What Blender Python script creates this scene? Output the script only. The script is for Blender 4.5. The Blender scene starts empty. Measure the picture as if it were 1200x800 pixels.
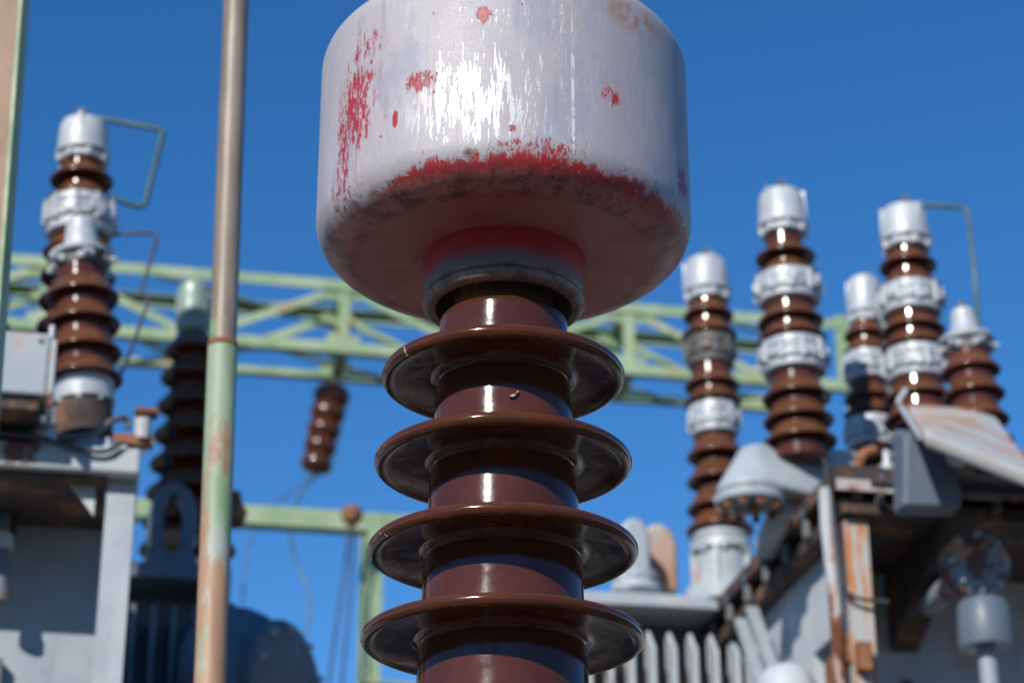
import bpy, bmesh, math, random
from mathutils import Vector, Matrix
random.seed(7)
sc = bpy.context.scene
COL = sc.collection
R = math.radians
V = Vector

# ------------------------------------------------------------------ camera
PITCH = R(24.1); FPX = 2640.0
CAM = V((0, 0, 1.6))
FWD = V((0, math.cos(PITCH), math.sin(PITCH)))
UP = V((0, -math.sin(PITCH), math.cos(PITCH)))
RIGHT = V((1, 0, 0))
cd = bpy.data.cameras.new('camera'); cam = bpy.data.objects.new('camera', cd); COL.objects.link(cam)
cam.location = CAM; cam.rotation_euler = (math.pi/2 + PITCH, 0, 0)
cd.sensor_width = 36; cd.lens = FPX/1200*36; cd.clip_end = 3000; cd.clip_start = 0.05
cd.dof.use_dof = True; cd.dof.focus_distance = 2.98; cd.dof.aperture_fstop = 5.0
sc.camera = cam

# ------------------------------------------------------------------ sky, sun, exposure
SUN_EL = R(31); SUN_AZ = R(205)          # azimuth clockwise from +Y
w = bpy.data.worlds.new('World'); sc.world = w; w.use_nodes = True
nt = w.node_tree; bg = nt.nodes['Background']
sky = nt.nodes.new('ShaderNodeTexSky'); sky.sky_type = 'NISHITA'; sky.sun_disc = False
sky.sun_elevation = SUN_EL; sky.sun_rotation = SUN_AZ
sky.altitude = 2000; sky.air_density = 1.0; sky.dust_density = 0.0; sky.ozone_density = 3.0
hsv = nt.nodes.new('ShaderNodeHueSaturation'); hsv.inputs['Saturation'].default_value = 1.28; hsv.inputs['Hue'].default_value = .503      # the photograph's deep polarised blue, all round
nt.links.new(sky.outputs[0], hsv.inputs['Color']); nt.links.new(hsv.outputs[0], bg.inputs[0]); bg.inputs[1].default_value = 0.15
sd = bpy.data.lights.new('sun', 'SUN'); sun = bpy.data.objects.new('sun', sd); COL.objects.link(sun)
sd.energy = 4.5; sd.angle = R(0.53); sd.color = (1, 0.95, 0.87)
TOSUN = V((math.sin(SUN_AZ)*math.cos(SUN_EL), math.cos(SUN_AZ)*math.cos(SUN_EL), math.sin(SUN_EL)))
sun.rotation_euler = TOSUN.to_track_quat('Z', 'Y').to_euler(); sun.location = TOSUN*30
vs = sc.view_settings; vs.view_transform = 'Standard'; vs.look = 'None'; vs.gamma = 1; vs.use_curve_mapping = False
vs.exposure = 0.0

# ------------------------------------------------------------------ pixel helpers (photograph is 1200 x 800)
def ray(px, py): return FWD + RIGHT*((px-600)/FPX) + UP*((400-py)/FPX)
def at(px, py, Y):
    d = ray(px, py); return CAM + d*(Y/d.y)
def atz(px, py, z):
    d = ray(px, py); return CAM + d*((z-CAM.z)/d.z)
def depth(P): return (P-CAM).dot(FWD)
def mpx(P): return depth(P)/FPX            # metres per photo pixel at P

# ------------------------------------------------------------------ materials
def N(nt, t, **kw):
    n = nt.nodes.new(t)
    for k, v in kw.items(): setattr(n, k, v)
    return n
class Mat:
    def __init__(s, name):
        s.m = bpy.data.materials.new(name); s.m.use_nodes = True; s.nt = s.m.node_tree
        s.p = s.nt.nodes['Principled BSDF']; s.tc = N(s.nt, 'ShaderNodeTexCoord')
        s.obj = s.tc.outputs['Object']
    def link(s, a, b): s.nt.links.new(a, b)
    def val(s, sock, v):
        if isinstance(v, (int, float)): sock.default_value = v
        elif isinstance(v, (tuple, list)): sock.default_value = (*v, 1) if len(v) == 3 and sock.type == 'RGBA' else v
        else: s.link(v, sock)
    def scale(s, vec3, src=None):
        n = N(s.nt, 'ShaderNodeVectorMath', operation='MULTIPLY'); s.link(src or s.obj, n.inputs[0]); n.inputs[1].default_value = vec3
        return n.outputs[0]
    def noise(s, sc=5, det=5, rough=.6, vec=None, dist=0):
        n = N(s.nt, 'ShaderNodeTexNoise'); s.link(vec or s.obj, n.inputs['Vector'])
        n.inputs['Scale'].default_value = sc; n.inputs['Detail'].default_value = det
        n.inputs['Roughness'].default_value = rough; n.inputs['Distortion'].default_value = dist
        return n.outputs[0]
    def ramp(s, x, a, b, lo=0., hi=1.):
        n = N(s.nt, 'ShaderNodeMapRange', interpolation_type='SMOOTHSTEP'); s.val(n.inputs[0], x)
        for i, v in enumerate((a, b, lo, hi)): n.inputs[1+i].default_value = v
        return n.outputs[0]
    def math(s, op, a, b=0.):
        n = N(s.nt, 'ShaderNodeMath', operation=op); s.val(n.inputs[0], a); s.val(n.inputs[1], b); return n.outputs[0]
    def mix(s, f, a, b):
        n = N(s.nt, 'ShaderNodeMix', data_type='RGBA'); s.val(n.inputs[0], f); s.val(n.inputs[6], a); s.val(n.inputs[7], b); return n.outputs[2]
    def near(s, pt, r0, r1, stretch=(1, 1, 1)):   # 1 near a point, fading to 0
        n = N(s.nt, 'ShaderNodeVectorMath', operation='SUBTRACT'); s.link(s.obj, n.inputs[0]); n.inputs[1].default_value = pt
        v = s.scale(stretch, n.outputs[0])
        l = N(s.nt, 'ShaderNodeVectorMath', operation='LENGTH'); s.link(v, l.inputs[0])
        return s.ramp(l.outputs['Value'], r0, r1, 1., 0.)
    def sep(s):
        n = N(s.nt, 'ShaderNodeSeparateXYZ'); s.link(s.obj, n.inputs[0]); return n.outputs
    def bump(s, h, strength=.3, dist=.002):
        n = N(s.nt, 'ShaderNodeBump'); s.link(h, n.inputs['Height']); n.inputs['Strength'].default_value = strength; n.inputs['Distance'].default_value = dist
        s.link(n.outputs[0], s.p.inputs['Normal'])
    def out(s, col=None, rough=None, metal=None, spec=None):
        if col is not None: s.val(s.p.inputs['Base Color'], col)
        if rough is not None: s.val(s.p.inputs['Roughness'], rough)
        if metal is not None: s.val(s.p.inputs['Metallic'], metal)
        if spec is not None: s.val(s.p.inputs['Specular IOR Level'], spec)
        return s.m

def glaze(name, c0, c1, rough=.1, dust=.25):
    m = Mat(name)
    n = m.noise(9, 6, .6); col = m.mix(m.ramp(n, .35, .7), c0, c1)
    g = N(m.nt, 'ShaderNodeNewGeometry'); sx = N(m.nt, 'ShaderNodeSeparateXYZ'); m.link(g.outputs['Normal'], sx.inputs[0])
    d = m.math('MULTIPLY', m.ramp(sx.outputs[2], .25, .9), m.ramp(m.noise(30, 5, .7), .3, .7, .3*dust, dust))
    col = m.mix(d, col, (.30, .17, .10))
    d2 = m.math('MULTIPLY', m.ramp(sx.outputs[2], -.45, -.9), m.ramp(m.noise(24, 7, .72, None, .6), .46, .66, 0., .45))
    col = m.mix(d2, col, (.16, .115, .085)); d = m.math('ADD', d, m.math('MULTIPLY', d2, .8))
    sp = m.ramp(m.noise(160, 3, .8), .70, .78)
    col = m.mix(m.math('MULTIPLY', sp, .35), col, (.3, .2, .15))
    r = m.math('ADD', m.ramp(m.noise(22, 5, .65), .3, .75, rough*.75, rough*1.6), m.math('MULTIPLY', d, .5))
    m.bump(m.noise(14, 4, .55), .16, .004)
    m.p.inputs['Coat Weight'].default_value = .0
    return m.out(col, r, 0, .5)

def paint(name, base, base2, rust_amt=.5, rough=.5, metal=0., rs=6., streak=True):
    """weathered grey paint with rust patches and runs"""
    m = Mat(name)
    col = m.mix(m.ramp(m.noise(4, 6, .6), .35, .65), base, base2)
    dirt = m.ramp(m.noise(m_sc := 14, 6, .7, m.scale((1, 1, .25)) if streak else None), .5, .8, 0, .5)
    col = m.mix(dirt, col, tuple(c*.55 for c in base))
    a = m.noise(rs, 8, .68, m.scale((1, 1, .45)) if streak else None)
    t = .74 - .24*rust_amt
    rm = m.ramp(a, t, t+.05); rh = m.ramp(a, t-.07, t+.02)
    col = m.mix(m.math('MULTIPLY', rh, .55), col, (.42, .20, .09))
    rc = m.mix(m.ramp(m.noise(40, 6, .7), .3, .7), (.22, .075, .025), (.09, .032, .018))
    col = m.mix(rm, col, rc)
    m.bump(a, .25, .004)
    return m.out(col, m.math('ADD', m.math('MULTIPLY', rm, .35), m.ramp(m.noise(20, 4, .6), .3, .7, rough*.8, rough*1.2)), m.math('MULTIPLY', m.ramp(rm, 0, 1, 1, 0), metal))

M = {}
M['glaze'] = glaze('brown_glaze', (.066, .0185, .0080), (.095, .0265, .0105), .115)
M['glaze_far'] = glaze('orange_brown_glaze', (.080, .024, .010), (.115, .034, .0125), .13, .55)
M['silver'] = paint('silver_paint', (.40, .43, .455), (.55, .58, .60), .22, .5, .12, 9)
M['dull'] = paint('unpainted_casting', (.10, .095, .09), (.17, .16, .15), .35, .6, .1, 12)
M['grey'] = paint('pale_grey_paint', (.36, .41, .44), (.45, .49, .51), .38, .5, 0, 3.2)
M['grey_rust'] = paint('rusty_grey_paint', (.42, .46, .48), (.52, .55, .56), .95, .6, 0, 5)
M['grey_clean'] = paint('grey_paint', (.29, .335, .375), (.36, .40, .43), .15, .5, 0, 3)
M['dark'] = paint('dark_grey_paint', (.09, .11, .13), (.13, .15, .17), .5, .55, 0, 4)
M['blue'] = paint('blue_grey_paint', (.10, .135, .17), (.135, .17, .205), .15, .5, 0, 4)
M['rustdark'] = paint('dark_rusted_steel', (.05, .038, .035), (.08, .05, .04), .6, .8, 0, 6)
M['white'] = paint('chalky_white_grey_paint', (.47, .51, .55), (.55, .58, .60), .40, .55, 0, 2.6)
M['rust'] = paint('rusted_steel', (.20, .08, .035), (.30, .13, .06), .8, .8, 0, 9)
M['green'] = paint('pale_green_paint', (.24, .35, .18), (.37, .44, .27), .42, .6, 0, 3.2, False)
M['greencap'] = paint('verdigris_cap', (.22, .30, .24), (.32, .38, .32), .05, .5, .2, 14)
M['teal'] = paint('dark_teal_rod', (.03, .075, .09), (.06, .13, .14), 0, .5, .1, 20)
M['wire'] = paint('weathered_wire', (.10, .16, .15), (.17, .24, .22), .0, .5, .2, 20)
M['cable'] = paint('dark_cable', (.03, .03, .035), (.07, .07, .075), .0, .6, 0, 20)

# pole: bare brown metal above, green paint peeling to pinkish rust below
def pole_mat(name, kind):
    m = Mat(name); z = m.sep()[2]
    st = m.noise(12, 7, .65, m.scale((1.6, 1.6, .22)))
    if kind == 'upper':
        col = m.mix(m.ramp(st, .35, .65), (.19, .145, .105), (.31, .255, .205))
        g = m.ramp(m.noise(7, 7, .7, m.scale((2, 2, .5))), .56, .62)
        g = m.math('MULTIPLY', g, m.ramp(z, POLE_Z-.02, POLE_Z+.42, 1., .15))
        col = m.mix(g, col, (.25, .36, .16)); ro = .5; me = .1
    else:
        big = m.noise(3.2, 6, .7, m.scale((2.5, 2.5, .8)))
        dt = N(m.nt, 'ShaderNodeVectorMath', operation='DOT_PRODUCT'); m.link(m.obj, dt.inputs[0]); dt.inputs[1].default_value = POLE_RIGHT; x = dt.outputs['Value']
        bias = m.math('ADD', big, m.ramp(x, -.025, .028, .26, -.06))
        bias = m.math('ADD', bias, m.ramp(z, POLE_Z-.6, POLE_Z-.08, 0, -.3))
        col = m.mix(m.ramp(big, .4, .6), (.21, .31, .16), (.29, .37, .25))
        pale = m.ramp(m.noise(2.3, 5, .6, m.scale((1, 1, .7))), .48, .6)
        col = m.mix(pale, col, (.38, .41, .38))
        pk = m.mix(m.ramp(st, .35, .65), (.42, .26, .165), (.34, .19, .11))
        col = m.mix(m.ramp(bias, .585, .66), col, pk)
        sp = m.ramp(m.noise(26, 4, .7), .66, .71)
        col = m.mix(sp, col, (.10, .04, .02)); ro = .55; me = 0.
    m.bump(st, .3, .002)
    return m.out(col, ro, me)

# ------------------------------------------------------------------ mesh builders
def mesh_obj(name, verts, faces, mat, parent=None, smooth=None):
    me = bpy.data.meshes.new(name); me.from_pydata([tuple(v) for v in verts], [], faces); me.update()
    bm = bmesh.new(); bm.from_mesh(me); bmesh.ops.recalc_face_normals(bm, faces=bm.faces); bm.to_mesh(me); bm.free()
    if smooth:
        me.shade_smooth(); me.set_sharp_from_angle(angle=R(smooth))
    me.materials.append(mat if isinstance(mat, bpy.types.Material) else M[mat])
    o = bpy.data.objects.new(name, me); COL.objects.link(o)
    if parent: o.parent = parent
    return o
def data_copy(src, parent, mat=None):
    o = src.copy(); COL.objects.link(o); o.parent = parent; return o
def thing(name, label, cat, loc=(0, 0, 0), rot=None, group=None):
    o = bpy.data.objects.new(name, None); COL.objects.link(o); o.location = loc; o.empty_display_size = .1
    if rot is not None: o.rotation_mode = 'QUATERNION'; o.rotation_quaternion = rot
    return tag(o, label, cat, group)
def tag(o, label=None, cat=None, group=None, kind=None):
    for k, v in (('label', label), ('category', cat), ('group', group), ('kind', kind)):
        if v: o[k] = v
    return o
class MB:
    def __init__(s): s.v = []; s.f = []
    def add(s, v, f):
        b = len(s.v); s.v += [V(x) for x in v]; s.f += [tuple(i+b for i in q) for q in f]; return s
    def hexa(s, p):     # 8 points: bottom loop 0-3, top loop 4-7
        return s.add(p, [(0, 3, 2, 1), (4, 5, 6, 7), (0, 1, 5, 4), (1, 2, 6, 5), (2, 3, 7, 6), (3, 0, 4, 7)])
    def box(s, c, ax, h):
        c = V(c); a, b, d = [V(x)*k for x, k in zip(ax, h)]
        return s.hexa([c-a-b-d, c+a-b-d, c+a+b-d, c-a+b-d, c-a-b+d, c+a-b+d, c+a+b+d, c-a+b+d])
    def bar(s, p0, p1, w, h, side=V((1, 0, 0))):
        p0, p1 = V(p0), V(p1); d = (p1-p0).normalized(); b = d.cross(V(side)).normalized(); a = b.cross(d).normalized()
        return s.box((p0+p1)/2, (a, b, d), (w/2, h/2, (p1-p0).length/2))
    def angle(s, p0, p1, size, t, da, db):   # L section: legs run along da and db from the heel line p0-p1
        p0, p1, da, db = V(p0), V(p1), V(da), V(db)
        pr = [V((0, 0, 0)), da*size, da*size+db*t, da*t+db*t, da*t+db*size, db*size]
        n = 6; v = [p0+x for x in pr]+[p1+x for x in pr]
        f = [(i, (i+1) % n, n+(i+1) % n, n+i) for i in range(n)] + [(3, 2, 1, 0), (0, 5, 4, 3), (6, 7, 8, 9), (9, 10, 11, 6)]
        return s.add(v, f)
    def tube(s, pts, r, seg=8, cap=True):
        pts = [V(p) for p in pts]; n = len(pts); v = []; f = []
        rr = r if isinstance(r, (list, tuple)) else [r]*n
        ref = None
        for i, p in enumerate(pts):
            d = (pts[min(i+1, n-1)]-pts[max(i-1, 0)]).normalized()
            if ref is None: ref = d.cross(V((.13, .31, .94))).normalized()
            b = d.cross(ref).normalized(); a = b.cross(d).normalized(); ref = a
            for k in range(seg):
                t = 2*math.pi*k/seg; v.append(p+(a*math.cos(t)+b*math.sin(t))*rr[i])
        for i in range(n-1):
            for k in range(seg): f.append((i*seg+k, i*seg+(k+1) % seg, (i+1)*seg+(k+1) % seg, (i+1)*seg+k))
        if cap: f += [tuple(range(seg))[::-1], tuple(range((n-1)*seg, n*seg))]
        return s.add(v, f)
    def lathe(s, prof, seg=32, O=V((0, 0, 0)), A=V((0, 0, 1)), closed=False):
        A = V(A).normalized(); a = A.orthogonal().normalized() if abs(A.z) < .999 else V((1, 0, 0)); b = A.cross(a)
        v = []; f = []; n = len(prof)
        for r, h in prof:
            for k in range(seg):
                t = 2*math.pi*k/seg; v.append(V(O)+A*h+(a*math.cos(t)+b*math.sin(t))*max(r, 1e-5))
        for i in range(n if closed else n-1):
            j = (i+1) % n
            for k in range(seg): f.append((i*seg+k, i*seg+(k+1) % seg, j*seg+(k+1) % seg, j*seg+k))
        if not closed:
            if prof[0][0] > 1e-4: f.append(tuple(range(seg))[::-1])
            if prof[-1][0] > 1e-4: f.append(tuple(range((n-1)*seg, n*seg)))
        return s.add(v, f)
    def prism(s, outline, ext):   # planar outline (3D points) extruded by vector ext
        n = len(outline); v = [V(p) for p in outline]+[V(p)+V(ext) for p in outline]
        return s.add(v, [tuple(range(n))[::-1], tuple(range(n, 2*n))]+[(i, (i+1) % n, n+(i+1) % n, n+i) for i in range(n)])
    def build(s, name, mat, parent=None, smooth=None): return mesh_obj(name, s.v, s.f, mat, parent, smooth)
def rounded(o, w=.004, seg=2):
    m = o.modifiers.new('bevel', 'BEVEL'); m.width = w; m.segments = seg; m.limit_method = 'ANGLE'; m.angle_limit = R(35); return o
def arc(c, r, a0, a1, n=8): return [(c[0]+r*math.cos(R(a0+(a1-a0)*i/n)), c[1]+r*math.sin(R(a0+(a1-a0)*i/n))) for i in range(n+1)]
def spline(pts, n=8):
    pts = [V(p) for p in pts]; P = [pts[0]*2-pts[1]]+pts+[pts[-1]*2-pts[-2]]; out = []
    for i in range(1, len(P)-2):
        for k in range(n):
            t = k/n; a, b, c, d = P[i-1:i+3]
            out.append(.5*((2*b)+(c-a)*t+(2*a-5*b+4*c-d)*t*t+(3*b-a-3*c+d)*t**3))
    return out+[pts[-1]]

# ------------------------------------------------------------------ site grid (direction of the gantry, the tanks)
GY = 15.4
g0 = at(0, 296, GY); g1 = atz(740, 355, g0.z)
U = (g1-g0).normalized(); W = V((-U.y, U.x, 0)); Z = V((0, 0, 1))

# ------------------------------------------------------------------ ground
def ground():
    m = Mat('gravel_ground')
    big = m.noise(.35, 6, .6); gr = m.noise(26, 5, .75); pat = m.noise(1.3, 6, .65)
    col = m.mix(m.ramp(big, .42, .58), (.10, .09, .075), (.19, .165, .135))
    col = m.mix(m.ramp(pat, .55, .66), col, (.045, .055, .02))
    vo = N(m.nt, 'ShaderNodeTexVoronoi'); vo.inputs['Scale'].default_value = 30; m.link(m.obj, vo.inputs['Vector'])
    col = m.mix(m.ramp(gr, .4, .65, 0, .6), col, (.04, .036, .033))
    m.bump(vo.outputs['Distance'], .8, .02)
    col = m.mix(m.ramp(m.noise(1.9, 6, .65, None, .8), .54, .60), col, (.34, .30, .25)); col = m.mix(m.ramp(m.noise(2.7, 5, .6, None, .5), .58, .64), col, (.02, .02, .015))  # pale and near-black ground patches; the dark ones stand for equipment shadows
    m.out(col, .9)
    s = 600; n = 12; v = []; f = []
    for j in range(n+1):
        for i in range(n+1): v.append((-s+2*s*i/n, -s+2*s*j/n, 0))
    for j in range(n):
        for i in range(n): f.append((j*(n+1)+i, j*(n+1)+i+1, (j+1)*(n+1)+i+1, (j+1)*(n+1)+i))
    tag(mesh_obj('ground', v, f, m.m), 'gravel yard of the substation', kind='structure')
    mc = Mat('concrete'); mc.out(mc.mix(mc.ramp(mc.noise(3, 7, .65), .35, .65), (.30, .29, .27), (.40, .39, .36)), .85)
    M['concrete'] = mc.m
ground()
def tree_belt():
    m = Mat('dark_foliage'); oi = m.noise(.6, 5, .7)
    m.out(m.mix(m.ramp(oi, .35, .65), (.018, .03, .008), (.05, .07, .02)), .7)
    r = random.Random(3); v = []; f = []
    for i in range(52):
        cx = -44+88*i/51+r.uniform(-1, 1); cy = -15-r.uniform(0, 5); h = r.uniform(8.0, 11.2); rad = r.uniform(1.5, 2.4)
        for j in range(420):
            z = h*(1-r.random()**1.3*.92); q = rad*(.35+.65*math.sin(math.pi*min(1, max(.03, (z/h)))))*math.sqrt(r.random()); a = r.uniform(0, 6.283)
            c = V((cx+q*math.cos(a), cy+q*math.sin(a), z)); n = V((r.gauss(0, 1), r.gauss(0, 1), r.gauss(0, 1))).normalized(); t1 = n.orthogonal().normalized(); t2 = n.cross(t1); s_ = r.uniform(.14, .34)
            b = len(v); v += [c-t1*s_, c-t2*s_*.7, c+t1*s_, c+t2*s_*.7]; f.append((b, b+1, b+2, b+3))
    me = bpy.data.meshes.new('tree_belt'); me.from_pydata([tuple(p) for p in v], [], f); me.materials.append(m.m)
    o = bpy.data.objects.new('tree_belt', me); COL.objects.link(o); tag(o, 'belt of dark trees along the edge of the yard', 'trees', kind='stuff')
tree_belt()

# ------------------------------------------------------------------ the big bushing in focus
MX = 589.6; MY = 3.0
def axis_pt(py): return at(MX+(py-600)*.0035, py, MY)
base_main = V((axis_pt(600).x, MY, 0))
def hh(py): return axis_pt(py).z
def rr(px, py): return px*mpx(axis_pt(py))

def main_bushing():
    t = thing('bushing_insulator', 'tall glossy brown porcelain bushing with wide chipped silver and red cap', 'insulator', base_main)
    SEG = 128
    # metal cap
    Rc = rr(216.5, 200); rb = rr(47, 268); zb = hh(268); zt = hh(97); rt = rr(40, 97)
    zbot = zb-rb*.98; ri = rr(93, 310)
    prof = [(ri*.7, zbot+.004)] + [(ri+.012, zbot+.003), (Rc-rb-.02, zbot)]
    prof += [(Rc-rb+rb*math.cos(a), zb+rb*.98*math.sin(a)) for a in [R(-90+i*6) for i in range(16)]]
    prof += [(Rc-(Rc-rr(216.5, 200))*i/6, zb+(zt-zb)*i/6) for i in range(1, 6)]
    prof += [(Rc-rt+rt*math.cos(a), zt+rt*math.sin(a)) for a in [R(i*7.5) for i in range(12)]]
    prof += [(Rc*.6, zt+rt+.006), (Rc*.2, zt+rt+.010), (0, zt+rt+.011)]
    m = Mat('chipped_cap_paint')
    x, y, z = m.sep()
    oc = V((base_main.x, base_main.y, 0))
    def on_cap(px, py):      # local point on the cap wall that this pixel sees
        d = ray(px, py); o = CAM-oc
        a = d.x*d.x+d.y*d.y; b = 2*(o.x*d.x+o.y*d.y); c = o.x*o.x+o.y*o.y-Rc*Rc
        k = (-b-math.sqrt(max(b*b-4*a*c, 0)))/(2*a); return o+d*k
    vs_ = m.scale((1, 1, .10)); vs2 = m.scale((1, 1, .25))
    streak = m.noise(150, 6, .75, vs_, .2); streak2 = m.noise(60, 9, .8, vs2, .6); grit = m.noise(240, 5, .8, m.scale((1, 1, .3)))
    blot = m.noise(7, 6, .62, m.scale((1, 1, .6))); fine = m.noise(230, 4, .75)
    lilac = m.mix(m.ramp(blot, .35, .65), (.385, .36, .395), (.475, .445, .46))
    lilac = m.mix(m.ramp(m.noise(300, 4, .8), .45, .75, 0, .35), lilac, (.30, .28, .31))
    # pale bare streaks; thickest where the sun highlight is painted in, weaker at right
    worn_glint = m.math('MAXIMUM', m.near(on_cap(545, 115), .02, .13, (1., 1., 1.25)), m.math('MULTIPLY', m.near(on_cap(735, 110), .01, .11), .6))
    worn_glint = m.math('MAXIMUM', worn_glint, .05)
    sx = m.math('ADD', m.math('MULTIPLY', streak, .7), m.math('MULTIPLY', streak2, .3))
    sx = m.math('ADD', m.math('MULTIPLY', sx, .8), m.math('MULTIPLY', grit, .2))
    pale = m.ramp(m.math('ADD', sx, m.math('MULTIPLY', worn_glint, .085)), .545, .585)
    col = m.mix(m.math('MULTIPLY', pale, .9), lilac, (.56, .555, .57))
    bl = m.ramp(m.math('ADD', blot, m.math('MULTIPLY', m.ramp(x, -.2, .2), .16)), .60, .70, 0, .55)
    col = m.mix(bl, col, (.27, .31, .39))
    # faint pink overspray, horizontal scuff lines above the red edge
    pk = m.math('MAXIMUM', m.near(on_cap(425, 110), .02, .13, (1.2, 1.2, .7)), m.math('MAXIMUM', m.near(on_cap(720, 112), .0, .06), m.near(on_cap(500, 95), .0, .07)))
    col = m.mix(m.math('MULTIPLY', pk, m.ramp(streak2, .40, .62, 0, .38)), col, (.46, .19, .20))
    zl_ = m.noise(1, 4, .7, m.scale((9, 9, 620)))
    sc_ = m.math('MULTIPLY', m.ramp(zl_, .60, .66), m.math('MULTIPLY', m.near(on_cap(600, 170), .0, .16, (.7, .7, 3.2)), m.ramp(m.noise(9, 3, .5), .4, .6)))
    col = m.mix(m.math('MULTIPLY', sc_, .8), col, (.56, .54, .56))
    drip = m.math('MULTIPLY', m.ramp(m.noise(34, 5, .6, m.scale((1, 1, .05))), .60, .70), m.ramp(blot, .4, .6, .1, .5))
    col = m.mix(drip, col, (.26, .235, .25))
    # warm grime at the top right edge
    rustm = m.math('MULTIPLY', m.near(on_cap(745, 22), .01, .085, (1, 1, 2.2)), m.ramp(m.noise(28, 7, .7), .42, .58))
    col = m.mix(m.math('MULTIPLY', rustm, .85), col, (.36, .15, .06))
    # red primer: chipped patches
    red = None
    for px, py, r0, r1, st, k in ((418, 120, .015, .105, (1.5, 1.5, .7), .125), (430, 55, .0, .075, (1, 1, 1), .085), (398, 225, .0, .08, (1, 1, 1), .095), (404, 160, .01, .09, (1.6, 1.6, .6), .10), (388, 265, 0, .05, (1, 1, 1), .1),
                                  (492, 95, .006, .046, (1, 1, 1.5), .125), (540, 200, 0, .10, (.7, .7, 2.6), .07), (463, 140, .004, .013, (2, 2, .7), .35), (566, 18, .0, .022, (1, 1, 1), .2),
                                  (716, 112, .0, .03, (1, 1, 1), .13), (800, 215, .0, .05, (1, 1, 1), .14), (600, 150, .0, .02, (1, 1, 1.5), .12), (455, 215, 0, .03, (1, 1, 1), .1), (640, 172, 0, .09, (.7, .7, 3), .1)):
        q = m.math('MULTIPLY', m.near(on_cap(px, py), r0, r1, st), k)
        red = q if red is None else m.math('MAXIMUM', red, q)
    rn = m.math('ADD', m.math('MULTIPLY', streak2, .45), m.math('MULTIPLY', m.noise(120, 7, .8, m.scale((1, 1, .35)), .4), .55))
    rn = m.math('ADD', m.math('MULTIPLY', rn, .72), m.math('MULTIPLY', grit, .28))
    redm = m.ramp(m.math('ADD', rn, m.math('MULTIPLY', red, 1.05)), .585, .615)
    # red band at the lower edge with a ragged top
    zr = on_cap(600, 179).z
    zz = m.math('ADD', z, m.math('MULTIPLY', m.math('SUBTRACT', streak2, .5), .075))
    zz = m.math('ADD', zz, m.math('MULTIPLY', m.math('SUBTRACT', m.noise(6, 4, .6), .5), .035))
    zz = m.math('ADD', zz, m.ramp(x, -.23, -.10, .04, 0.))
    band = m.ramp(zz, zr-.004, zr+.004, 1., 0.)
    redm = m.math('MAXIMUM', redm, band)
    redc = m.mix(m.ramp(m.noise(40, 6, .7), .35, .7), (.42, .022, .03), (.30, .045, .05))
    redc = m.mix(m.ramp(streak, .55, .72, 0, .7), redc, (.42, .36, .37))
    col = m.mix(redm, col, redc)
    # underside: dull red brown; dark rim blotches mix grime with painted-in shade
    und = m.ramp(m.math('ADD', z, m.math('MULTIPLY', m.math('SUBTRACT', streak2, .5), .03)), zb-rb*.88, zb-rb*.60, 1., 0.)
    uc = m.mix(m.ramp(m.noise(14, 6, .6, m.scale((1, 1, 1))), .35, .7), (.40, .15, .14), (.52, .20, .185))
    uc = m.mix(m.ramp(m.noise(60, 6, .8, m.scale((.15, 1, 1))), .45, .8, 0, .5), uc, (.25, .14, .13))
    uc = m.mix(m.ramp(m.noise(6, 4, .6), .56, .66, 0, .6), uc, (.42, .07, .07))
    uc = m.mix(m.near(on_cap(600, 290), .0, .16, (1, 1, 1)), uc, (.30, .055, .06))
    col = m.mix(und, col, uc)
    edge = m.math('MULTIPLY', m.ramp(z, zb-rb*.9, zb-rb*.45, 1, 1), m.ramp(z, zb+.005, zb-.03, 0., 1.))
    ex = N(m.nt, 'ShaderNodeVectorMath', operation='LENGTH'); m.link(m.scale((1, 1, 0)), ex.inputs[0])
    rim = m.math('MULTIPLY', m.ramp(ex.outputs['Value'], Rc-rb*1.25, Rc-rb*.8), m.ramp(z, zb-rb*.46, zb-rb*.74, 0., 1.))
    grime_shade = m.math('MULTIPLY', rim, m.ramp(m.noise(24, 9, .82), .42, .62, 0, .85))
    col = m.mix(grime_shade, col, (.045, .03, .026))
    # single marks: sooty drip, small rust specks
    for px, py, r0, r1, st, c in ((547, 180, .004, .013, (1.3, 1.3, .9), (.10, .065, .05)), (549, 196, .002, .01, (1.2, 1.2, .5), (.12, .05, .04)), (509, 108, .001, .0045, (1, 1, 1), (.22, .10, .05)),
                                  (508, 16, .001, .003, (1, 1, 1), (.2, .05, .04)), (612, 5, .001, .003, (1, 1, 1), (.3, .05, .04)), (770, 214, .001, .004, (1, 1, 1), (.05, .03, .03)), (446, 160, .001, .003, (1, 1, 1), (.4, .03, .03))):
        q = m.math('MULTIPLY', m.near(on_cap(px, py), r0, r1, st), m.ramp(m.noise(120, 4, .7), .3, .5)); col = m.mix(q, col, c)
    # pale vertical scar
    a = on_cap(668, 60); b = on_cap(675, 166)
    sl = m.near(((a.x+b.x)/2, (a.y+b.y)/2, (a.z+b.z)/2), .0016, .0032, (1, 1, .018))
    sl = m.math('MULTIPLY', sl, m.ramp(m.noise(60, 3, .6), .35, .5)); col = m.mix(sl, col, (.7, .66, .66))
    rough = m.mix(pale, m.ramp(fine, .3, .7, .55, .66), m.ramp(fine, .3, .7, .36, .46))
    rough = m.mix(m.math('MAXIMUM', redm, und), rough, (.42, .42, .42))
    metal = m.math('MULTIPLY', m.ramp(m.math('MAXIMUM', redm, und), 0, 1, 1, 0), m.ramp(pale, 0, 1, .10, .42))
    h = m.math('ADD', m.math('MULTIPLY', fine, .25), m.math('ADD', m.math('MULTIPLY', pale, -.3), m.math('MULTIPLY', redm, -.8)))
    m.bump(m.math('ADD', h, m.math('MULTIPLY', sx, .9)), .55, .0009)
    m.out(col, rough, metal, .5)
    cap = MB().lathe(prof, SEG).build('corona_cap', m.m, t, 50)
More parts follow.
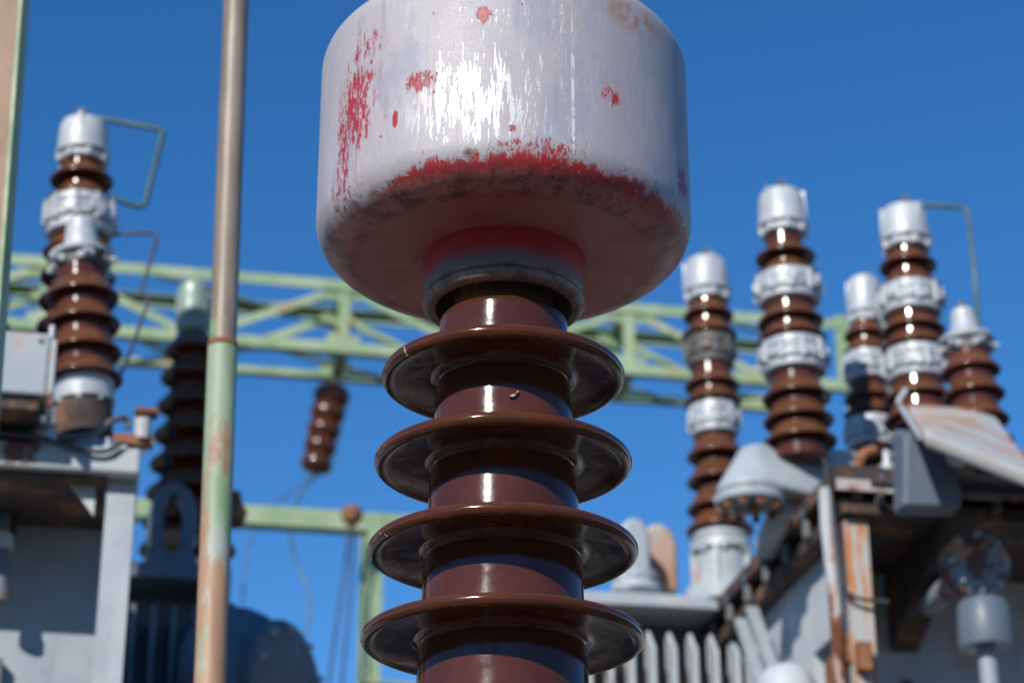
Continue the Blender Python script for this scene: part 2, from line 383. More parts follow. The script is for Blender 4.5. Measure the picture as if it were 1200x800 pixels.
    # small dimple bolt under the cap
    # neck collar
    zc1 = hh(356); rl = rr(9, 356); rcol = rr(93, 340)
    ztop = zbot+.012
    prof = [(rcol+.012, ztop), (rcol+.004, ztop-.010), (rcol, ztop-.018), (rcol, zc1+rl*1.2)]
    prof += [(rcol-rl*.75+rl*math.cos(R(a_)), zc1+rl*math.sin(R(a_))) for a_ in range(55, -91, -12)]
    rin = rr(80, 350)
    prof += [(rin, zc1-rl*.9), (rin-.002, zc1+.02), (rin-.012, zc1+.035)]
    mc = Mat('sprayed_collar_paint'); xx, yy, z2 = mc.sep()
    gr = mc.math('ADD', z2, mc.math('MULTIPLY', mc.math('SUBTRACT', mc.noise(420, 3, .8), .5), .05))
    gr = mc.math('ADD', gr, mc.math('MULTIPLY', mc.math('SUBTRACT', mc.noise(12, 4, .6), .5), .015))
    zm = (ztop+zc1)/2-.008
    cc = mc.mix(mc.ramp(gr, zm-.014, zm+.012), (.15, .14, .165), (.40, .013, .03))
    cc = mc.mix(mc.ramp(z2, zc1+rl*.9, zc1+rl*1.4, 1, 0), cc, mc.mix(mc.ramp(mc.noise(25, 6, .7), .35, .65), (.32, .25, .22), (.15, .10, .09)))
    mc.bump(mc.noise(300, 3, .7), .3, .0006)
    mc.out(cc, .6, mc.ramp(z2, zc1+rl*.9, zc1+rl*1.4, .6, .0))
    MB().lathe(prof, SEG).build('collar', mc.m, t, 45)
    # cylinder between collar and porcelain, coloured dark to paint in the gap's shade
    rg = rr(58, 370)
    MB().lathe([(rg, hh(380)), (rg, zc1+.05)], 64).build('spindle', 'rustdark', t, 40)
    # porcelain glaze with chips
    mg = M['glaze'].copy(); mg.name = 'chipped_brown_glaze'
    # core (conical) with gentle flare above each shed
    sheds = [(443.5, 142.5), (544, 151), (647, 158.5), (750, 167)]
    cores = [77.5, 84.5, 91.5, 98, 104]
    k = 4
    while k < 8:      # the column goes on below the frame
        yy_ = sheds[-1][0]+105+2*(k-4); sheds.append((yy_, sheds[-1][1]+8.5)); cores.append(cores[-1]+6.5); k += 1
    ztop_core = hh(377)
    prof = [(rg*.9, ztop_core-.001), (rr(72.5, 377), ztop_core), (rr(74.3, 377), ztop_core-.003), (rr(74.6, 379), ztop_core-.006), (rr(75.4, 390), hh(392)), (rr(76.2, 405), hh(405))]
    parts = []
    prev = hh(380)
    for i, (py, R_) in enumerate(sheds):
        zs = hh(py); s = mpx(axis_pt(py)); r0 = cores[i]*s; r1 = (cores[i]+1.3)*s; Rr = R_*s; q = 8.2*s
        parts.append((zs, r0, r1, Rr, q, s))
        prof += [(r0-1.2*s, zs+26*s), (r0-.4*s, zs+18*s), (r0+.6*s, zs), (r0+1.5*s, zs-17*s)]
    zend = parts[-1][0]-.10
    prof += [(cores[-1]*parts[-1][5], zend)]
    core = MB().lathe(prof, SEG).build('core', 'glaze', t, 40)
    chipm = Mat('chipped_glaze'); chipm.out(chipm.mix(chipm.ramp(chipm.noise(200, 4, .7), .4, .6), (.55, .45, .36), (.30, .18, .12)), .7)
    for i, (zs, r0, r1, Rr, q, s) in enumerate(parts):
        # closed shed profile, counter-clockwise from the core top fillet
        pr = [(r0-4*s, zs+22*s), (r0+.6*s, zs+20*s), (r0+3*s, zs+14*s), (r0+9*s, zs+9.5*s), (r0+20*s, zs+7.2*s), (Rr-q-6*s, zs+q*.97+.0*s)]
        pr += [(Rr-q+q*math.cos(R(a_)), zs+q*math.sin(R(a_))) for a_ in range(84, -79, -9)]
        # drip groove, flat underside rising inward, then a stepped fillet ring against the core
        ru = Rr-q
        pr += [(ru-3*s, zs-q*.93), (ru-5.5*s, zs-q*.74), (ru-8*s, zs-q*.66)]
        rf = r1+8.5*s
        zu = zs-1.5*s
        pr += [(ru-24*s, zs-q*.42), (rf+3*s, zu)]
        pr += [(r1+1.2*s+8*s*(1-math.sin(R(a_))), zu-9*s*(1-math.cos(R(a_)))) for a_ in range(6, 91, 12)]
        pr += [(r1-4*s, zu-16*s)]
        MB().lathe(pr, SEG, closed=True).build('shed', 'glaze', t, 55)
    # chips knocked out of the rim glaze
    def chip(px, py, Rad, zc_, w_, h_, tilt=0):
        d = ray(px, py); o = CAM-oc
        a = d.x*d.x+d.y*d.y; b = 2*(o.x*d.x+o.y*d.y); c = o.x*o.x+o.y*o.y-Rad*Rad
        k_ = (-b-math.sqrt(max(b*b-4*a*c, 0)))/(2*a); p = o+d*k_
        n_ = V((p.x, p.y, 0)).normalized(); tx = V((-n_.y, n_.x, 0)); r_ = random.Random(int(px))
        ring = []
        for j in range(11):
            an = 2*math.pi*j/11; f_ = .55+.75*r_.random(); u_ = math.cos(an)*w_*f_; v_ = math.sin(an)*h_*f_
            ring.append(p+tx*(u_+v_*tilt)+Z*v_)
        m_ = MB(); m_.add([q_+n_*.0004 for q_ in ring]+[q_-n_*.004 for q_ in ring], [tuple(range(11)), tuple(range(21, 10, -1))]+[(j, (j+1) % 11, 11+(j+1) % 11, 11+j) for j in range(11)])
        m_.build('chip', chipm.m, t)
    chip(601.5, 463, cores[1]*parts[0][5], 0, .0035, .0022, 1.2)
    chip(606, 459, cores[1]*parts[0][5], 0, .0018, .0022, .8)
    def rim_chip(px, py, i, w_, h_):
        zs, r0, r1, Rr, q, s = parts[i]; o = CAM-oc; d = ray(px, py)
        # nearest approach to the rim torus: march along the ray
        best = None
        for k_ in range(4000):
            p = o+d*(2.2+k_*.0004); rho = math.hypot(p.x, p.y); dd = math.hypot(rho-(Rr-q), p.z-zs)-q
            if dd < .0002: best = p; break
        if best is None: return
        rho = math.hypot(best.x, best.y); n_ = V((best.x*(rho-(Rr-q))/rho, best.y*(rho-(Rr-q))/rho, best.z-zs)).normalized()
        tx = V((-best.y, best.x, 0)).normalized(); ty = n_.cross(tx); r_ = random.Random(int(px)); ring = []
        for j in range(11):
            an = 2*math.pi*j/11; f_ = .5+.8*r_.random(); ring.append(best+tx*math.cos(an)*w_*f_+ty*math.sin(an)*h_*f_)
        m_ = MB(); m_.add([q_+n_*.0006 for q_ in ring]+[q_-n_*.004 for q_ in ring], [tuple(range(11)), tuple(range(21, 10, -1))]+[(j, (j+1) % 11, 11+(j+1) % 11, 11+j) for j in range(11)])
        m_.build('chip', chipm.m, t)
    rim_chip(475, 411, 0, .0016, .006); rim_chip(452, 627, 2, .002, .003); rim_chip(446, 625, 2, .0015, .002)
    # mounting flange and pedestal
    rz = parts[-1][5]*cores[-1]
    MB().lathe([(0, zend-.14), (rz+.09, zend-.14), (rz+.09, zend-.11), (rz+.03, zend-.105), (rz+.03, zend-.02), (rz+.015, zend), (0, zend)], 64).build('mounting_flange', 'dull', t, 40)
    for k in range(12):
        a_ = 2*math.pi*k/12; c = V((math.cos(a_)*(rz+.06), math.sin(a_)*(rz+.06), 0))
        MB().lathe([(.014, zend-.115), (.014, zend-.09), (.007, zend-.09), (.007, zend-.075)], 6, c).build('bolt', 'dull', t)
    ped = MB()
    for sx_ in (-1, 1):
        for sy_ in (-1, 1): ped.angle((sx_*.2, sy_*.2, .1), (sx_*.2, sy_*.2, zend-.16), .07, .008, (-sx_, 0, 0), (0, -sy_, 0))
    ped.box((0, 0, zend-.15), ((1, 0, 0), (0, 1, 0), (0, 0, 1)), (.24, .24, .01)); ped.build('pedestal', 'green', t)
    MB().box((0, 0, .05), ((1, 0, 0), (0, 1, 0), (0, 0, 1)), (.4, .4, .05)).build('footing', 'concrete', t)
main_bushing()

# ------------------------------------------------------------------ generic post bushings
class Bushing:
    def __init__(s, name, label, top, bot, Y, group='tall bushings on the transformers', glaze='glaze_far', cat='insulator', lean=0.):
        s.x0, s.y0 = top; s.x1, s.y1 = bot; s.Y = Y; s.lean = lean
        s.base = s.p(s.y1); A = (s.p(s.y0)-s.base).normalized(); s.A = A
        s.t = thing(name, label, cat, s.base, A.to_track_quat('Z', 'Y'), group)
        s.g = glaze; s.seg = 40
    def p(s, py):
        k = (py-s.y1)/(s.y0-s.y1); return at(s.x1+(s.x0-s.x1)*k, py, s.Y+s.lean*k)
    def h(s, py): return (s.p(py)-s.base).dot(s.A)
    def m(s, py): return mpx(s.p(py))
    def part(s, name, prof, mat, seg=None, parent=None, smooth=35, closed=False):
        return MB().lathe(prof, seg or s.seg, closed=closed).build(name, mat, parent or s.t, smooth)
    def core(s, y0, y1, w0, w1):
        w1 = min(w1, w0*1.12+1)
        s.part('core', [(w1*s.m(y1), s.h(y1)), (w0*s.m(y0), s.h(y0))], s.g)
    def shed(s, y, hw, cw, drop=14):
        cw = min(cw, hw*.65)
        k = s.m(y); z = s.h(y)
        pr = [(cw*k-.002, z+(drop+2)*k), (cw*k+1.5*k, z+drop*k), (cw*k+.45*(hw-cw)*k, z+drop*.52*k), (hw*k-3*k, z+3*k), (hw*k-.8*k, z+1.6*k), (hw*k, z), (hw*k-.6*k, z-1.7*k), (hw*k-2.2*k, z-2.2*k), (hw*k-4*k, z-1.2*k), (cw*k+.4*(hw-cw)*k, z+drop*.2*k), (cw*k+1*k, z+drop*.25*k), (cw*k-.002, z+drop*.1*k)]
        s.part('shed', pr, s.g, 48, closed=True, smooth=50)
    def ring_bolts(s, parent, y, rad, n, size, hgt, mat='silver', ph=0.):
        k = s.m(y); src = None
        for i in range(n):
            a = 2*math.pi*(i+ph)/n
            if src is None:
                src = MB().lathe([(size*k, -hgt*k/2), (size*k, hgt*k/2), (size*.5*k, hgt*k/2), (size*.5*k, hgt*k*.8)], 6).build('bolt', mat, parent)
            else: src = data_copy(src, parent)
            src.location = (math.cos(a)*rad*k, math.sin(a)*rad*k, s.h(y))
    def cap(s, yt, yb, hw, neck=None, mat='silver', ph=.25, lug=True):
        """bell-shaped head: domed top, straight wall, flared flange, bolt ring below, terminal stud"""
        k = s.m(yb); zb, zt = s.h(yb), s.h(yt); H = zt-zb
        pr = [(hw*.6*k, zb+3*k), (hw*.92*k, zb), (hw*k, zb+1*k), (hw*k, zb+4.5*k), (hw*.95*k, zb+6*k), (hw*.93*k, zb+H*.45), (hw*.88*k, zb+H*.78), (hw*.80*k, zb+H*.9), (hw*.62*k, zb+H*.97), (hw*.3*k, zt), (0, zt)]
        c = s.part('cap', pr, mat, smooth=30)
        pr = [(hw*.5*k, zb-11*k), (hw*.80*k, zb-10.5*k), (hw*.88*k, zb-8*k), (hw*.88*k, zb-3*k), (hw*.7*k, zb+1*k)]
        fl = s.part('clamp_ring', pr, mat, smooth=30)
        s.ring_bolts(fl, yb+5, hw*.86, 8, hw*.14, 9, mat, ph)
        for i in range(3):
            a = 2*math.pi*(i/3+.12+ph); d = V((math.cos(a), math.sin(a), 0)); e = V((-d.y, d.x, 0))
            MB().box(d*hw*.86*k+Z*(zb+H*.55), (d, e, Z), (hw*.1*k, hw*.07*k, H*.36)).build('rib', mat, c)
        st = MB().lathe([(hw*.16*k, zt-.004), (hw*.16*k, zt+3*k), (hw*.09*k, zt+3*k), (hw*.09*k, zt+8*k)], 10).build('terminal', 'rust', s.t)
        if lug:
            MB().box((hw*.35*k, -.0*k, zt+3.5*k), ((1, 0, 0), (0, 1, 0), (0, 0, 1)), (hw*.3*k, hw*.13*k, 2.*k)).build('terminal_lug', 'dull', s.t)
    def clamp(s, y0, y1, hw, mat='silver', ph=0., cw=None):
        """split flanged coupling between two porcelain sections: two grooved rings, bolt lugs, ears"""
        k = s.m((y0+y1)/2); z0, z1 = s.h(y0), s.h(y1); H = z0-z1; zc = (z0+z1)/2
        pr = [(hw*.62*k, z0-.5*k), (hw*.80*k, z0), (hw*.93*k, z0-H*.05), (hw*.95*k, z0-H*.26), (hw*.82*k, z0-H*.30), (hw*k, z0-H*.36), (hw*k, zc+1.2*k), (hw*.84*k, zc+.8*k), (hw*.84*k, zc-.8*k), (hw*1.01*k, zc-1.2*k), (hw*1.01*k, z1+H*.34), (hw*.82*k, z1+H*.30), (hw*.95*k, z1+H*.25), (hw*.93*k, z1+H*.05), (hw*.84*k, z1), (hw*.62*k, z1+.5*k)]
        c = s.part('clamp', pr, mat, smooth=30)
        s.ring_bolts(c, (y0+y1)/2, hw*.98, 10, hw*.105, H/k*.52, mat, ph)
        r = random.Random(int(s.x0+y0))
        for i in range(7):
            a = 2*math.pi*(i/7+.06*r.random()+ph); d = V((math.cos(a), math.sin(a), 0)); e = V((-d.y, d.x, 0))
            up = (Z+e*(.9*(r.random()-.5))).normalized(); ee = up.cross(d)*-1
            rounded(MB().box(d*hw*.97*k+Z*(zc+(r.random()-.5)*H*.25), (d, ee, up), (hw*r.uniform(.06, .13)*k, hw*r.uniform(.12, .26)*k, H*r.uniform(.10, .19))).build('lug', mat, c), .003)
    def flange(s, y0, y1, hw, mat='silver', lower=None):
        k = s.m(y0); z0, z1 = s.h(y0), s.h(y1)
        c = s.part('flange', [(hw*.5*k, z0), (hw*.9*k, z0), (hw*.97*k, z0-(z0-z1)*.3), (hw*.9*k, z0-(z0-z1)*.42), (hw*k, z0-(z0-z1)*.5), (hw*k, z1), (hw*.5*k, z1)], mat)
        s.ring_bolts(c, y1, hw*.9, 8, hw*.1, 9, mat)
    def turret(s, y0, y1, w0, w1, mat='silver', ribs=0):
        c = s.part('turret', [(w1*s.m(y1), s.h(y1)-.02), (w1*s.m(y1), s.h(y1)), (w0*s.m(y0), s.h(y0)), (w0*.6*s.m(y0), s.h(y0))], mat)
        k = s.m(y1)
        for i in range(ribs):
            a = 2*math.pi*(i+.5)/ribs-.9; d = V((math.cos(a), math.sin(a), 0)); e = V((-d.y, d.x, 0))
            MB().box(d*(w1*k*1.02)+Z*(s.h(y1)+s.h(y0))/2, (d, e, Z), (w1*k*.12, .008, (s.h(y0)-s.h(y1))/2)).build('rib', mat, c)
    def cone_cap(s, ytop, yf, hw, nw, mat='silver'):
        k = s.m(yf); zt, zf = s.h(ytop), s.h(yf); H = zt-zf
        c = s.part('cap', [(hw*.6*k, zf-5*k), (hw*.97*k, zf-5*k), (hw*k, zf-3*k), (hw*k, zf), (hw*.93*k, zf+2*k), (hw*.72*k, zf+6*k), (hw*.55*k, zf+10*k), (nw*1.1*k, zf+H*.5), (nw*k, zf+H*.88), (nw*.8*k, zf+H*.97), (nw*.35*k, zt), (0, zt)], mat, smooth=30)
        MB().lathe([(nw*.3*k, zt-.004), (nw*.3*k, zt+9*k), (nw*.15*k, zt+9*k)], 10).build('terminal', 'dull', s.t)
        MB().box((-nw*.9*k, 0, zt-H*.12), ((1, 0, 0), (0, 1, 0), (0, 0, 1)), (nw*.25*k, nw*.3*k, H*.16)).build('lug', mat, c)
        # clamp blocks under the flange
        g = s.part('clamp_ring', [(hw*.5*k, zf-20*k), (hw*.78*k, zf-19*k), (hw*.80*k, zf-5*k), (hw*.5*k, zf-4*k)], 'dull')
        for i in range(6):
            a = 2*math.pi*(i+.3)/6; d = V((math.cos(a), math.sin(a), 0)); e = V((-d.y, d.x, 0)); up = (Z+e*(.35 if i % 2 else -.35)).normalized(); ee = up.cross(d)*-1
            rounded(MB().box(d*hw*.82*k+Z*(zf-12*k), (d, ee, up), (hw*.1*k, hw*.27*k, 4.5*k)).build('clamp_block', mat, s.t), .006)
            b = MB().lathe([(hw*.11*k, -.0), (hw*.11*k, hw*.16*k), (hw*.06*k, hw*.16*k), (hw*.06*k, hw*.25*k)], 6, d*hw*.9*k+Z*(zf-12*k), d).build('bolt', mat, s.t)

def right_bushings():
    b = Bushing('post_bushing', 'brown bushing with one dark clamp above one silver clamp, over the radiator fins', (826, 300), (848, 692), 8.4)
    b.cap(303, 345, 28); b.core(352, 402, 19.5, 24)
    b.shed(371, 30, 19.5, 13); b.shed(394, 32.5, 21, 14)
    b.clamp(397, 431, 29.5, 'dull', .2); b.core(425, 480, 23, 26); b.shed(453, 33, 24, 13); b.shed(472, 34, 24.5, 13)
    b.clamp(476, 512, 30, 'silver', .05); b.core(506, 632, 21, 28)
    for y, hw, cw in ((535, 35, 23), (565, 36.5, 24.5), (597, 38.5, 26), (622, 40.5, 27.5)): b.shed(y, hw, cw, 19)
    b.flange(626, 648, 36); b.turret(648, 692, 30, 33, 'grey', 5)
    b = Bushing('post_bushing', 'tall brown bushing with two silver clamps on the pale flanged housing', (914, 222), (938, 522), 7.3)
    b.cap(224, 268, 29.5, ph=.1); b.core(275, 330, 20.5, 24); b.shed(303, 35.5, 21, 12); b.shed(324, 37, 22, 13)
    b.clamp(324, 358, 38.5); b.core(350, 405, 28, 31); b.shed(378, 39, 29, 14); b.shed(398, 40, 30, 14)
    b.clamp(403, 440, 40, ph=.3); b.core(432, 540, 28, 36); b.shed(467, 41, 31, 17); b.shed(494, 42, 34, 19); b.shed(519, 44, 36, 19)
    k = b.m(350)
    MB().tube([(-38*k, -.0, b.h(350)), (-46*k, -.0, b.h(348)), (-50*k, 0, b.h(343))], 4*k, 8).build('terminal_stub', 'dull', b.t)
    b = Bushing('post_bushing', 'slim brown bushing with two silver clamps wedged beside the tallest right one', (1011, 322), (1024, 572), 8.0)
    b.cap(325, 370, 21.5, ph=.4); b.core(376, 420, 16, 20); b.shed(394, 26, 17, 12); b.shed(414, 28, 18, 12)
    b.clamp(416, 449, 29); b.core(444, 495, 20, 23); b.shed(468, 30, 21, 13); b.shed(487, 31, 22, 13)
    b.clamp(492, 527, 30, ph=.2); b.core(520, 560, 22, 25); b.shed(546, 32, 23, 15); b.turret(556, 572, 30, 32, 'dark')
    b = Bushing('post_bushing', 'brown bushing with bent green rod on its cap and two silver clamps', (1058, 238), (1079, 500), 7.5)
    b.cap(243, 285, 30, ph=.3); b.core(292, 345, 21, 25); b.shed(313, 34, 21.5, 12); b.shed(338, 36, 23, 13)
    b.clamp(337, 372, 37.5, ph=.15); b.core(366, 415, 28, 31); b.shed(389, 38, 29, 14); b.shed(408, 39, 30, 14)
    b.clamp(412, 449, 37.5, ph=.35); b.core(443, 502, 30, 36); b.shed(469, 41, 32, 17); b.shed(494, 43, 34, 18)
    b = Bushing('cone_capped_bushing', 'short brown bushing with silver cone cap behind the rusty sloped hood', (1125, 346), (1149, 520), 7.0, 'cone capped bushings')
    b.cone_cap(362, 398, 32.5, 14); b.core(410, 525, 25, 33)
    for y, hw, cw in ((436, 35.5, 26), (464, 37, 28), (494, 38, 31), (520, 40, 33)): b.shed(y, hw, cw, 18)
right_bushings()

def left_bushings():
    b = Bushing('post_bushing', 'brown bushing with two bent dark rods, rising behind the left cone cap', (99, 134), (84, 505), 6.5)
    b.cap(142, 184, 31.5, ph=.55); b.core(190, 245, 22.5, 28); b.shed(213, 37, 23.5, 13); b.shed(238, 39, 26, 14)
    b.clamp(236, 280, 41, ph=.1); b.core(272, 520, 30, 41)
    for y, hw, cw in ((298, 42, 31), (326, 44, 33), (355, 45, 34), (385, 46, 36), (415, 47, 38), (446, 48, 39)): b.shed(y, hw, cw, 18)
    b.turret(480, 505, 44, 46, 'dark')
    b = Bushing('cone_capped_bushing', 'short brown bushing with silver cone cap behind the pale rust-flecked box', (95, 252), (99, 505), 6.0, 'cone capped bushings')
    b.cone_cap(257, 300, 38, 17.5); b.core(318, 445, 29, 37)
    for y, hw, cw in ((350, 43, 30), (382, 44, 32), (415, 45, 34), (446, 46, 36)): b.shed(y, hw, cw, 21)
    b.flange(443, 474, 36, 'silver'); b.turret(474, 505, 33, 33, 'rustdark')  # dark neck colour puts the shade below the flange into the paint
    b = Bushing('post_bushing', 'brown bushing mostly hidden behind the rusty brown post', (-26, 130), (-30, 505), 6.9)
    b.cap(142, 184, 30); b.core(190, 245, 22, 28); b.shed(213, 34, 22); b.shed(238, 36, 25); b.clamp(236, 280, 33); b.core(272, 520, 29, 37)
    for y, hw, cw in ((258, 39, 30), (298, 37, 31), (326, 38, 32), (355, 39, 33), (385, 40, 34), (415, 41, 35), (446, 42, 36)): b.shed(y, hw, cw, 18)
    b.turret(480, 505, 40, 42, 'dark')
    b = Bushing('post_bushing', 'dark brown bushing with dull green fluted cap behind the green pole', (228, 330), (219, 668), 8.2, glaze='glaze_far')
    k = b.m(375)
    pr = [(17*k, b.h(392)), (20*k, b.h(388)), (20.5*k, b.h(377)), (17*k, b.h(375)), (20*k, b.h(372)), (20*k, b.h(350)), (18.5*k, b.h(338)), (13*k, b.h(332)), (0, b.h(330))]
    c = b.part('cap', pr, 'greencap', smooth=30)
    for i in range(14):
        a = 2*math.pi*i/14; d = V((math.cos(a), math.sin(a), 0)); e = V((-d.y, d.x, 0))
        MB().box(d*19.6*k+Z*(b.h(358)), (d, e, Z), (1.4*k, 1.6*k, 12*k)).build('rib', 'greencap', c)
    b.core(388, 668, 17, 40); 
    for i, y in enumerate((413, 444, 477, 511, 545, 579, 613, 645)): b.shed(y, 34+i*3.3, 19+i*2.6, 19)
    return b
left_bushings()

# ------------------------------------------------------------------ rods, wires
def rod(name, label, pts, r, mat='wire', cat='rod', sharp=True, group=None):
    P = [at(*p) for p in pts]
    if not sharp: P = spline(P, 8)
    o = MB().tube(P, r, 8).build(name, mat, None, 60); tag(o, label, cat, group); return o
rod('bent_rod', 'pale green rod bent square, dropping right of a silver cap', [(1068, 239, 7.5), (1098, 241, 7.5), (1128, 243, 7.5), (1134, 247, 7.45), (1142, 318, 7.3), (1147, 384, 7.2), (1138, 402, 7.02)], .0085)
rod('bent_rod', 'dark teal rod bent into an open square beside the high left cap', [(112, 139, 6.5), (124, 140, 6.5), (188, 152, 6.5), (191, 156, 6.5), (170, 240, 6.5), (164, 243, 6.5), (131, 232, 6.5)], .0095, 'teal')
rod('bent_rod', 'thin dark rod with kinks hanging below the left clamp', [(122, 278, 6.5), (140, 274, 6.5), (180, 273, 6.5), (184, 279, 6.5), (166, 340, 6.5), (174, 352, 6.5), (160, 392, 6.5), (148, 424, 6.45), (128, 470, 6.1), (118, 500, 6.02)], .006, 'cable')

# ------------------------------------------------------------------ pole and post on the left, nearer the camera
PY = 4.3
pj = at(252, 405, PY); ptop = at(279, -60, PY)
pdir = (ptop-at(246, 800, PY)).normalized()
pbase = at(246, 800, PY); pbase = pbase - pdir*(pbase.z/pdir.z)
POLE_Z = (pj-pbase).dot(pdir)
POLE_RIGHT = tuple(pdir.to_track_quat('Z', 'Y').inverted() @ V((1, 0, 0)))
def pole():
    t = thing('steel_pole', 'slim steel pole, bare brown above a joint and peeling green below', 'pole', pbase, pdir.to_track_quat('Z', 'Y'))
    k = mpx(pj)
    MB().lathe([(17.4*k, 0), (17.4*k, POLE_Z-.004), (16.6*k, POLE_Z)], 40).build('lower_pipe', pole_mat('peeling_green_pipe', 'lower'), t, 40)
    MB().lathe([(17.7*k, POLE_Z-.006), (18*k, POLE_Z-.002), (17.6*k, POLE_Z+.005), (16.0*k, POLE_Z+.008)], 40).build('joint_ring', 'rust', t, 60)
    L = (ptop-pbase).dot(pdir)
    MB().lathe([(16.0*k, POLE_Z), (15.6*k, L), (0, L+.01)], 40).build('upper_pipe', pole_mat('bare_brown_pipe', 'upper'), t, 40)
    MB().box((0, 0, .012), ((1, 0, 0), (0, 1, 0), (0, 0, 1)), (.12, .12, .012)).build('foot_plate', 'rust', t)
pole()
def post():
    y = 4.0
    e0 = at(27, 0, y); e1 = at(4, 312, y); d = (e0-e1).normalized()
    top = e0+d*.25; bot = e0-d*(e0.z/d.z)
    t = thing('channel_post', 'brown rusty channel post with a green painted edge', 'post', bot, d.to_track_quat('Z', 'Y'))
    L = (top-bot).length
    # local frame: x right, y away
    q = d.to_track_quat('Z', 'Y'); lx = q.inverted() @ V((1, 0, 0)); lx = V((lx.x, lx.y, 0)).normalized(); ly = V((-lx.y, lx.x, 0))
    m = Mat('brown_channel'); n = m.noise(10, 7, .65, m.scale((1, 1, .4)))
    m.out(m.mix(m.ramp(m.noise(30, 5, .7), .6, .7, 0, .6), m.mix(m.ramp(n, .35, .65), (.25, .14, .085), (.33, .21, .13)), (.13, .06, .035)), .6)
    # inner flange edge green, web brown
    MB().box(-lx*.066+Z*L/2, (lx, ly, Z), (.058, .005, L/2)).build('web', m.m, t)
    MB().box(-lx*.004+ly*.028+Z*L/2, (lx, ly, Z), (.004, .034, L/2)).build('flange', 'green', t)
    MB().box(-lx*.128+ly*.028+Z*L/2, (lx, ly, Z), (.004, .034, L/2)).build('flange', 'green', t)
    MB().box(-lx*.066+ly*.02+Z*.012, (lx, ly, Z), (.14, .12, .012)).build('foot_plate', 'rust', t)
post()

# ------------------------------------------------------------------ lattice gantry
def gantry():
    s_of = lambda px, py: (atz(px, py, g0.z)-g0).dot(U)
    sA = s_of(403, 335); sB = s_of(733, 362); P = sB-sA
    zt = g0.z
    hgt = zt-at(0, 382, GY).z                                  # front lower chord
    p = atz(130, 345, zt); wid = .60
    s0 = sA-2.6*P; s1 = s_of(985, 381)
    t = thing('lattice_gantry', 'long pale green lattice gantry beam crossing the sky', 'gantry', (g0.x, g0.y, 0))
    G = lambda s, w, h: V((U*s+W*w).to_tuple()) + Z*(zt+h)
    S = .085; th = .010
    MB().angle(G(s0, 0, 0), G(s1, 0, 0), S, th, W, -Z).build('chord', 'green', t)
    MB().angle(G(s0, 0, -hgt), G(s1, 0, -hgt), S, th, W, Z).build('chord', 'green', t)
    MB().angle(G(s0, wid, 0), G(s1, wid, 0), S, th, -W, -Z).build('chord', 'green', t)
    MB().angle(G(s0, wid, -hgt), G(s1, wid, -hgt), S, th, -W, Z).build('chord', 'green', t)
    def strut(a, b, wd=.07, nrm=W, name='brace'): MB().bar(a, b, wd, .012, nrm.cross((V(b)-V(a)).normalized())).build(name, 'green', t)
    n0 = -2
    for i in range(n0, 3):
        st = sA+i*P; sb = st+P/2
        for w_, o_ in ((.02, 1), (wid-.02, -1)):
            if s0 < st < s1:
                strut(G(st, w_, -.02), G(st, w_, -hgt+.02), .09, W, 'post')
                for h_ in (-.085, -hgt+.085): MB().box(G(st, w_+.016*o_, h_), (U, W, Z), (.13, .005, .075)).build('gusset', 'green', t)
            if s0 < sb < s1: MB().box(G(sb, w_+.016*o_, -hgt+.085), (U, W, Z), (.12, .005, .07)).build('gusset', 'green', t)
            for a, b in ((st, sb), (sb, st+P)):
                za, zb_ = (-.05, -hgt+.05) if a == st else (-hgt+.05, -.05)
                if a < s0 or b > s1+.35: continue
                b_ = min(b, s1); zb2 = za+(zb_-za)*(b_-a)/(b-a)
                strut(G(a, w_+.012*o_, za), G(b_, w_+.012*o_, zb2), .065)
        for h_ in (-hgt+.014, -.014):
            for a, b in ((st-P/4, st+P/4), (st+P/4, st+3*P/4)):
                if a < s0 or b > s1: continue
                if (a < st) == (h_ < -.1): strut(G(a, .03, h_), G(b, wid-.03, h_), .055, Z)
                else: strut(G(a, wid-.03, h_), G(b, .03, h_), .055, Z)
            if s0 < st < s1: strut(G(st, .02, h_-.014), G(st, wid-.02, h_-.014), .09, Z, 'post')
    # end plate and columns
    MB().box(G(s1+.02, .02, -.25), (U, W, Z), (.10, .012, .29)).build('end_plate', 'green', t)
    for s_, w_ in ((s1+.17, .03), (s1+.42, .03), (s1+.17, wid-.03), (s1+.42, wid-.03), (s0+.05, .03), (s0+.35, .03), (s0+.05, wid-.03), (s0+.35, wid-.03)):
        MB().angle(G(s_, w_, .05)-Z*(zt+.05), G(s_, w_, .02), .09, .012, U if s_ in (s1+.17, s0+.05) else -U, W if w_ < .1 else -W).build('column_leg', 'green', t)
    for sa_ in (s1+.17, s0+.05):
        h = 0.6
        while h < zt-.4:
            strut(G(sa_, .02, h-zt), G(sa_+.25, .02, h+.5-zt), .05); strut(G(sa_+.25, wid-.02, h-zt), G(sa_, wid-.02, h+.5-zt), .05); h += .55
    # hanging string of discs
    hs = atz(394, 436, zt-hgt)
    return zt, hgt, wid, G
zt, hgt, wid, G = gantry()

